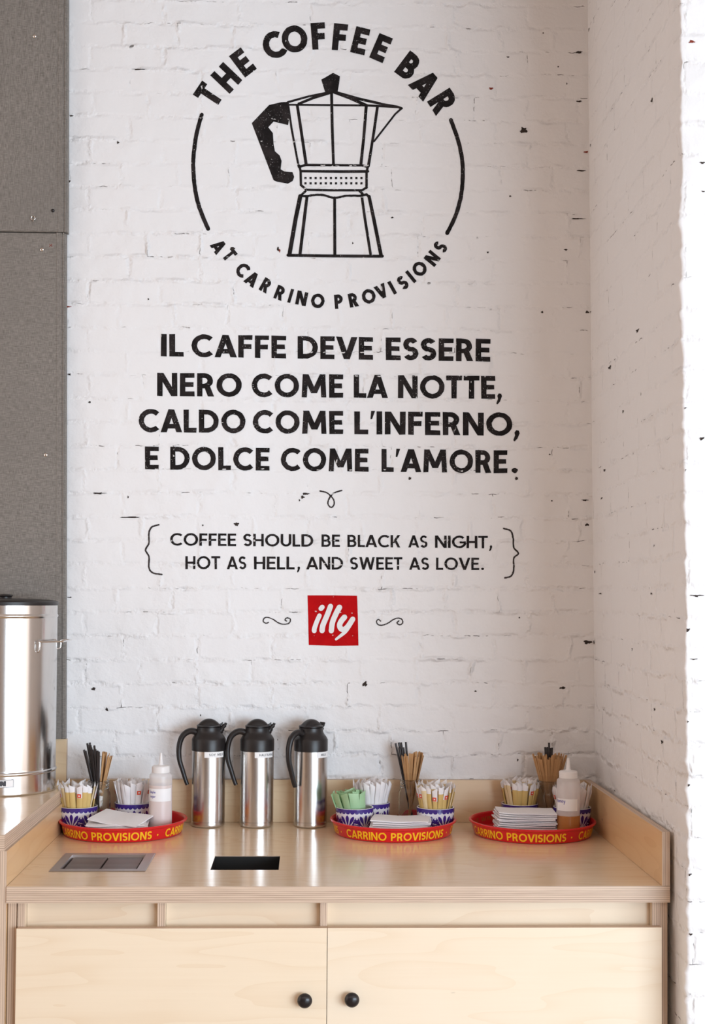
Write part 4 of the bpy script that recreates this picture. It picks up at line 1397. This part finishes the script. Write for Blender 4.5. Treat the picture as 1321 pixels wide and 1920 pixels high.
def packets(bx, by, kind, label, group, seed, rings=((0, 1), (.015, 6), (.028, 12), (.0405, 19)), lean=(0, 0), mark_p=.2, zoff=.0065, spread=1.0):
    rnd = random.Random(seed)
    for (rr, n) in rings:
        a_off = rnd.uniform(0, 2 * PI)
        for k in range(n):
            a = a_off + 2 * PI * (k + rnd.uniform(-.18, .18)) / n
            rt_ = rr * spread + rnd.uniform(-.0012, .0012)          # radius at rim height
            rb_ = rr * .70
            base = Vector((bx + rb_ * math.cos(a), by + rb_ * math.sin(a), ZT + zoff))
            top = Vector((bx + rt_ * math.cos(a) + lean[0] * (1 + rnd.uniform(-.4, .4)), by + rt_ * math.sin(a) + lean[1], ZT + B_H))
            zax = (top - base).normalized()
            out = Vector((math.cos(a + rnd.uniform(-.5, .5)), math.sin(a + rnd.uniform(-.5, .5)), 0))
            # broad faces look outwards
            yax = (out - zax * out.dot(zax)).normalized(); xax = yax.cross(zax)
            lst = PK[kind]
            me = lst[1] if (kind != 'green' and rnd.random() < mark_p) else lst[0 if rnd.random() < .55 else -1]
            o = bpy.data.objects.new(me.name.split('.')[0], me); COL.objects.link(o)
            mtx = Matrix((xax, yax, zax)).transposed().to_4x4(); mtx.translation = base + zax * rnd.uniform(-.001, .007)
            o.matrix_world = mtx
            tag(o, label, 'packet', group)


packets(*bA, 'gold', 'golden stick packet standing in the bowl beside the raised worktop', 'golden packets on the left tray', 1, mark_p=.35)
packets(*bB, 'white', 'white stick packet standing in the bowl behind the squeeze bottle', 'white packets on the left tray', 2, mark_p=.15)
packets(*bC, 'green', 'green flat sweetener packet leaning in its bowl', 'green packets on the middle tray', 3, rings=((0, 1), (.013, 4), (.024, 8), (.035, 10)), lean=(-.010, 0), spread=1.0)
packets(*bD, 'white', 'white stick packet standing in the bowl behind the green packets', 'white packets on the middle tray', 4, mark_p=.15)
packets(*bE, 'gold', 'golden stick packet standing in the bowl right of the wooden stirrers', 'golden packets on the middle tray', 5)
packets(*bF, 'gold', 'golden stick packet standing in the bowl behind the right napkin pile', 'golden packets on the right tray', 6)
packets(*bG, 'white', 'white stick packet standing in the bowl behind the honey bottle', 'white packets on the right tray', 7, mark_p=.4)


# ------------------------------------------------------------------ jars, straws, stirrers
JR, JH = .0335, .128


def jar(px, py, label, y=None, wide=1.0):
    p = on_z(px, py, ZT + JH)
    if y is not None: p = Vector((x_at(px, y, ZT + JH), y, 0))
    m = MB(); w = .0028
    outer = [(0.0001, .0), (JR - .006, .0), (JR - .001, .003), (JR, .008), (JR, .085), (JR - .001, .094), (JR - .0055, .103), (JR - .0060, .106), (JR - .0038, .108), (JR - .0052, .111), (JR - .0038, .114), (JR - .0052, .117), (JR - .0036, .120), (JR - .0050, .124), (JR - .0035, JH - .001), (JR - .0045, JH)]
    inner = [(JR - .0060, JH), (JR - .0078, JH - .002), (JR - .0085, .105), (JR - .004, .092), (JR - w, .083), (JR - w, .010), (JR - .007, .0055), (0.0001, .005)]
    m.lathe(outer + inner, 44)
    o = m.build('glass_jar', M['glass'], None, (p.x, p.y, ZT)); o.scale = (wide, wide, 1)
    tag(o, label, 'jar', 'glass jars of straws and stirrers')
    return p.x, p.y


def straw_mesh(L, r=.0030):
    m = MB(); m.lathe([(r * .8, .0), (r, .0), (r, L), (r * .72, L), (r * .72, L - .02), (0.0001, L - .021)], 10)
    o = m.build('straw', M['straw_black']); d = o.data; bpy.data.objects.remove(o); return d


def stir_mesh(L, w=.0060, th=.0014):
    m = MB(); vs = []
    prof = [(-w / 2, 0), (w / 2, 0), (w / 2, L - w / 2)] + [(w / 2 * math.cos(a), L - w / 2 + w / 2 * math.sin(a)) for a in [PI * k / 6 for k in range(1, 6)]] + [(-w / 2, L - w / 2)]
    n = len(prof)
    vs = [(x, -th / 2, z) for x, z in prof] + [(x, th / 2, z) for x, z in prof]
    m.add(vs, [tuple(range(n)), tuple(range(n, 2 * n))[::-1]] + [(i, i + n, (i + 1) % n + n, (i + 1) % n) for i in range(n)])
    o = m.build('coffee_stirrer', M['stirrer']); d = o.data; bpy.data.objects.remove(o); return d


STRAW = straw_mesh(.212); STRAW_S = straw_mesh(.226); STIR = stir_mesh(.192); STIR2 = stir_mesh(.200, .0066)


def stick(name, me, base, top, spin, label, cat, group):
    o = bpy.data.objects.new(name, me); COL.objects.link(o)
    z = (Vector(top) - Vector(base)).normalized()
    ref = Vector((math.cos(spin), math.sin(spin), 0)); x = (ref - z * ref.dot(z)).normalized(); y = z.cross(x)
    mt = Matrix((x, y, z)).transposed().to_4x4(); mt.translation = Vector(base); o.matrix_world = mt
    tag(o, label, cat, group)


def bundle(jx, jy, items, where, gname, seed, rimr=.0215):
    """items: (kind, angle range at the rim, radius range, count, base shift)"""
    rnd = random.Random(seed)
    for (kind, a0, a1, r0, r1, n, flip) in items:
        for k in range(n):
            a = R(a0 + (a1 - a0) * (k + rnd.uniform(.2, .8)) / n); r = rnd.uniform(r0, r1)
            rimp = Vector((jx + r * math.cos(a), jy + r * math.sin(a), ZT + JH))
            rb_ = -flip * r * rnd.uniform(.7, 1.0)
            base = Vector((jx + rb_ * math.cos(a) + rnd.uniform(-.003, .003), jy + rb_ * math.sin(a) + rnd.uniform(-.003, .003), ZT + .0062 + rnd.uniform(0, .002)))
            if kind == 'straw':
                stick('drinking_straw', STRAW if rnd.random() < .6 else STRAW_S, base, rimp, 0, 'black drinking straw standing in the glass jar on ' + where, 'straw', 'black straws on ' + gname)
            else:
                stick('coffee_stirrer', STIR if rnd.random() < .6 else STIR2, base, rimp, a + PI / 2 + rnd.uniform(-.6, .6), 'wooden coffee stirrer standing in the glass jar on ' + where, 'stirrer', 'wooden stirrers on ' + gname)


jL = jar(185, 1463, 'glass jar on the left tray with black straws and wooden stirrers')
jM = jar(769, 1461, 'glass jar of stirrers behind the napkins on the middle tray')
jR = jar(1030, 1466, 'glass jar packed with stirrers on the right tray', -.092, 1.22)
bundle(*jL, [('straw', 150, 285, .010, .022, 15, .55), ('stir', -60, 75, .008, .022, 16, .5)], 'the left tray', 'the left tray', 21)
bundle(*jM, [('straw', 110, 190, .008, .021, 9, .45), ('stir', -75, 70, .006, .022, 26, .35), ('stir', 205, 280, .010, .021, 9, .55)], 'the middle tray', 'the middle tray', 22)
bundle(*jR, [('straw', 60, 140, .002, .012, 9, .1), ('stir', 0, 360, .0255, .0290, 48, .30), ('stir', 0, 360, .012, .022, 26, .25)], 'the right tray', 'the right tray', 23)


# ------------------------------------------------------------------ squeeze bottles
def bottle(px, yc, txts, liquid, level, label, lab_a0, lab_a1, lab_z):
    x = x_at(px, yc, ZC + .1)
    b = thing('squeeze_bottle', label, 'bottle', (x, yc, ZT), 0, 'squeeze bottles')
    r = .0312
    m = MB(); m.lathe([(0.0001, .0), (r - .003, .0), (r, .003), (r, level), (r, level + .0004), (r, .150), (r - .001, .1555), (r - .006, .1600), (r - .008, .1620), (r - .009, .166)], 48, mats=[1, 1, 1, 0, 0, 0, 0, 0, 0]); m.build('body', [M['squeeze'], M[liquid + '_side']], b)
    m = MB(); m.lathe([(0.0001, .002), (r - .004, .002), (r - .0016, .004), (r - .0016, level), (0.0001, level)], 40); m.build('syrup', M[liquid], b)
    m = MB(); m.lathe([(r - .0075, .1605), (r - .0065, .161), (r - .0065, .1765), (r - .0085, .179), (.0085, .181), (.0060, .184), (.0048, .196), (.0028, .2125), (.0018, .2135), (0.0001, .2135)], 36); m.build('nozzle_cap', M['cap'], b)
    lb = MB(); patch(lb, r, R(lab_a0), R(lab_a1), lab_z[0], lab_z[1], .0004, 0, 14)
    for (strokes, a0, z0, sc) in txts:
        for st in strokes:
            on_cyl(lb, ribbon(smooth(st, 4), .12), r, R(a0), z0, sc, .0009, 1)
    o = lb.build('paper_label', [M['label'], M['pen']], b); o['label'] = 'white handwritten paper label'


# handwriting, x-height about .55
HW = {'h': ([[(0, 1), (0, 0)], [(0, .4), (.15, .55), (.3, .45), (.32, 0)]], .5), 'o': ([[(.3, .5), (.1, .5), (0, .25), (.15, 0), (.35, .15), (.32, .42), (.2, .52)]], .5),
      'n': ([[(0, .55), (0, 0)], [(0, .4), (.15, .55), (.3, .45), (.32, 0)]], .5), 'e': ([[(0, .28), (.35, .3), (.28, .52), (.08, .48), (0, .22), (.15, 0), (.38, .08)]], .5),
      'y': ([[(0, .55), (.05, .2), (.2, .12), (.35, .4)], [(.38, .55), (.3, -.05), (.15, -.35), (-.02, -.28)]], .55), 'S': ([[(.4, .9), (.15, .95), (.05, .72), (.35, .45), (.3, .08), (0, .05)]], .55),
      's': ([[(.3, .5), (.1, .5), (.08, .36), (.28, .2), (.22, 0), (0, .02)]], .42), 'i': ([[(0, .55), (0, 0)], [(0, .75), (.02, .8)]], .2), 'm': ([[(0, .55), (0, 0)], [(0, .4), (.12, .55), (.22, .4), (.22, 0)], [(.22, .4), (.36, .55), (.46, .4), (.46, 0)]], .62),
      'p': ([[(0, .55), (0, -.35)], [(0, .45), (.2, .55), (.34, .3), (.2, .02), (0, .1)]], .5), 'l': ([[(0, 1), (0, 0)]], .2), 'u': ([[(0, .55), (.03, .1), (.18, 0), (.32, .15)], [(.34, .55), (.34, 0)]], .5),
      'g': ([[(.32, .5), (.1, .52), (0, .25), (.15, .02), (.32, .2)], [(.34, .55), (.32, -.2), (.15, -.36), (0, -.26)]], .5), 'a': ([[(.32, .5), (.1, .52), (0, .25), (.15, 0), (.32, .2)], [(.34, .55), (.36, 0)]], .52), 'r': ([[(0, .55), (0, 0)], [(0, .38), (.12, .54), (.26, .52)]], .34)}


def hand(txt):
    out = []; x = 0
    for c in txt:
        if c == ' ': x += .35; continue
        ss, w = HW[c]
        for s_ in ss: out.append([(x + a, b) for a, b in s_])
        x += w + .08
    return out


bottle(301, TL[2] - .012, [(hand('Simple'), -148, .108, .0072), (hand('sugar'), -143, .0965, .0072)], 'syrup', .128, 'clear squeeze bottle with handwritten label at the right of the left tray', -158, -24, (.086, .120))
bottle(1064.8, TRR[2] - .085, [(hand('honey'), -168, .098, .0105)], 'honey', .062, 'squeeze bottle of amber honey on the right tray', -166, -52, (.076, .108))


# ------------------------------------------------------------------ paper napkins
def napkin_mesh(seed, size=.155, sy=.100, th=.0042, curl=.0035):
    rnd = random.Random(seed); n = 12; m = MB(); vs = []
    ph = rnd.uniform(0, 6)
    for layer in (0, 1):
        for i in range(n + 1):
            for j in range(n + 1):
                u, v = i / n - .5, j / n - .5
                z = curl * (u * u * 1.6 + .4 * math.sin(4 * v + ph) * u + .18 * math.sin(9 * u + ph)) * 1.2
                e = max(abs(u), abs(v)); puff = th * (1 if v > -.48 else .8) * (1 - .25 * (e / .5) ** 4)
                vs.append((u * size, v * sy, z + (puff if layer else 0)))
    k = (n + 1) ** 2; f = []
    idx = lambda l, i, j: l * k + i * (n + 1) + j
    for i in range(n):
        for j in range(n):
            f.append((idx(1, i, j), idx(1, i + 1, j), idx(1, i + 1, j + 1), idx(1, i, j + 1)))
            f.append((idx(0, i, j + 1), idx(0, i + 1, j + 1), idx(0, i + 1, j), idx(0, i, j)))
        f.append((idx(0, i, 0), idx(0, i + 1, 0), idx(1, i + 1, 0), idx(1, i, 0))); f.append((idx(0, i + 1, n), idx(0, i, n), idx(1, i, n), idx(1, i + 1, n)))
        f.append((idx(0, 0, i + 1), idx(0, 0, i), idx(1, 0, i), idx(1, 0, i + 1))); f.append((idx(0, n, i), idx(0, n, i + 1), idx(1, n, i + 1), idx(1, n, i)))
    m.add(vs, f, 0, True)
    o = m.build('paper_napkin', M['paper']); d = o.data; bpy.data.objects.remove(o); return d


NAP = [napkin_mesh(s) for s in range(4)]


def napkins(px, y, n, rz, label, group, seed, step=.0046, scale=1.0, tilt=0.0):
    rnd = random.Random(seed)
    x = x_at(px, y, ZT + .03)
    for k in range(n):
        o = bpy.data.objects.new('paper_napkin', NAP[seed % 4 if rnd.random() < .6 else rnd.randrange(4)]); COL.objects.link(o)
        o.location = (x + rnd.uniform(-.006, .006), y + rnd.uniform(-.003, .004), ZT + .0015 + k * step)
        o.rotation_euler = (R(tilt) * k / n, rnd.uniform(-.03, .03) + 0, R(rz) + rnd.uniform(-.11, .11)); o.scale = (scale, scale, 1)
        tag(o, label, 'napkin', group)


napkins(222, TL[2] - .072, 7, 8, 'folded white paper napkin in the pile on the left tray', 'napkins on the left tray', 31, .0051)
o = bpy.data.objects.new('paper_napkin', NAP[2]); COL.objects.link(o)
o.location = (x_at(226, TL[2] - .062, ZT + .05), TL[2] - .060, ZT + .0425); o.rotation_euler = (R(7), R(4), R(-20)); o.scale = (.92, 1.05, 1)
tag(o, 'loose white napkin lying askew on top of the left pile', 'napkin')
napkins(752, TM[2] - .064, 9, -4, 'folded white paper napkin in the pile on the middle tray', 'napkins on the middle tray', 32, .0050)
napkins(985, TRR[2] - .050, 13, 3, 'folded white paper napkin in the pile on the right tray', 'napkins on the right tray', 33, .0052)
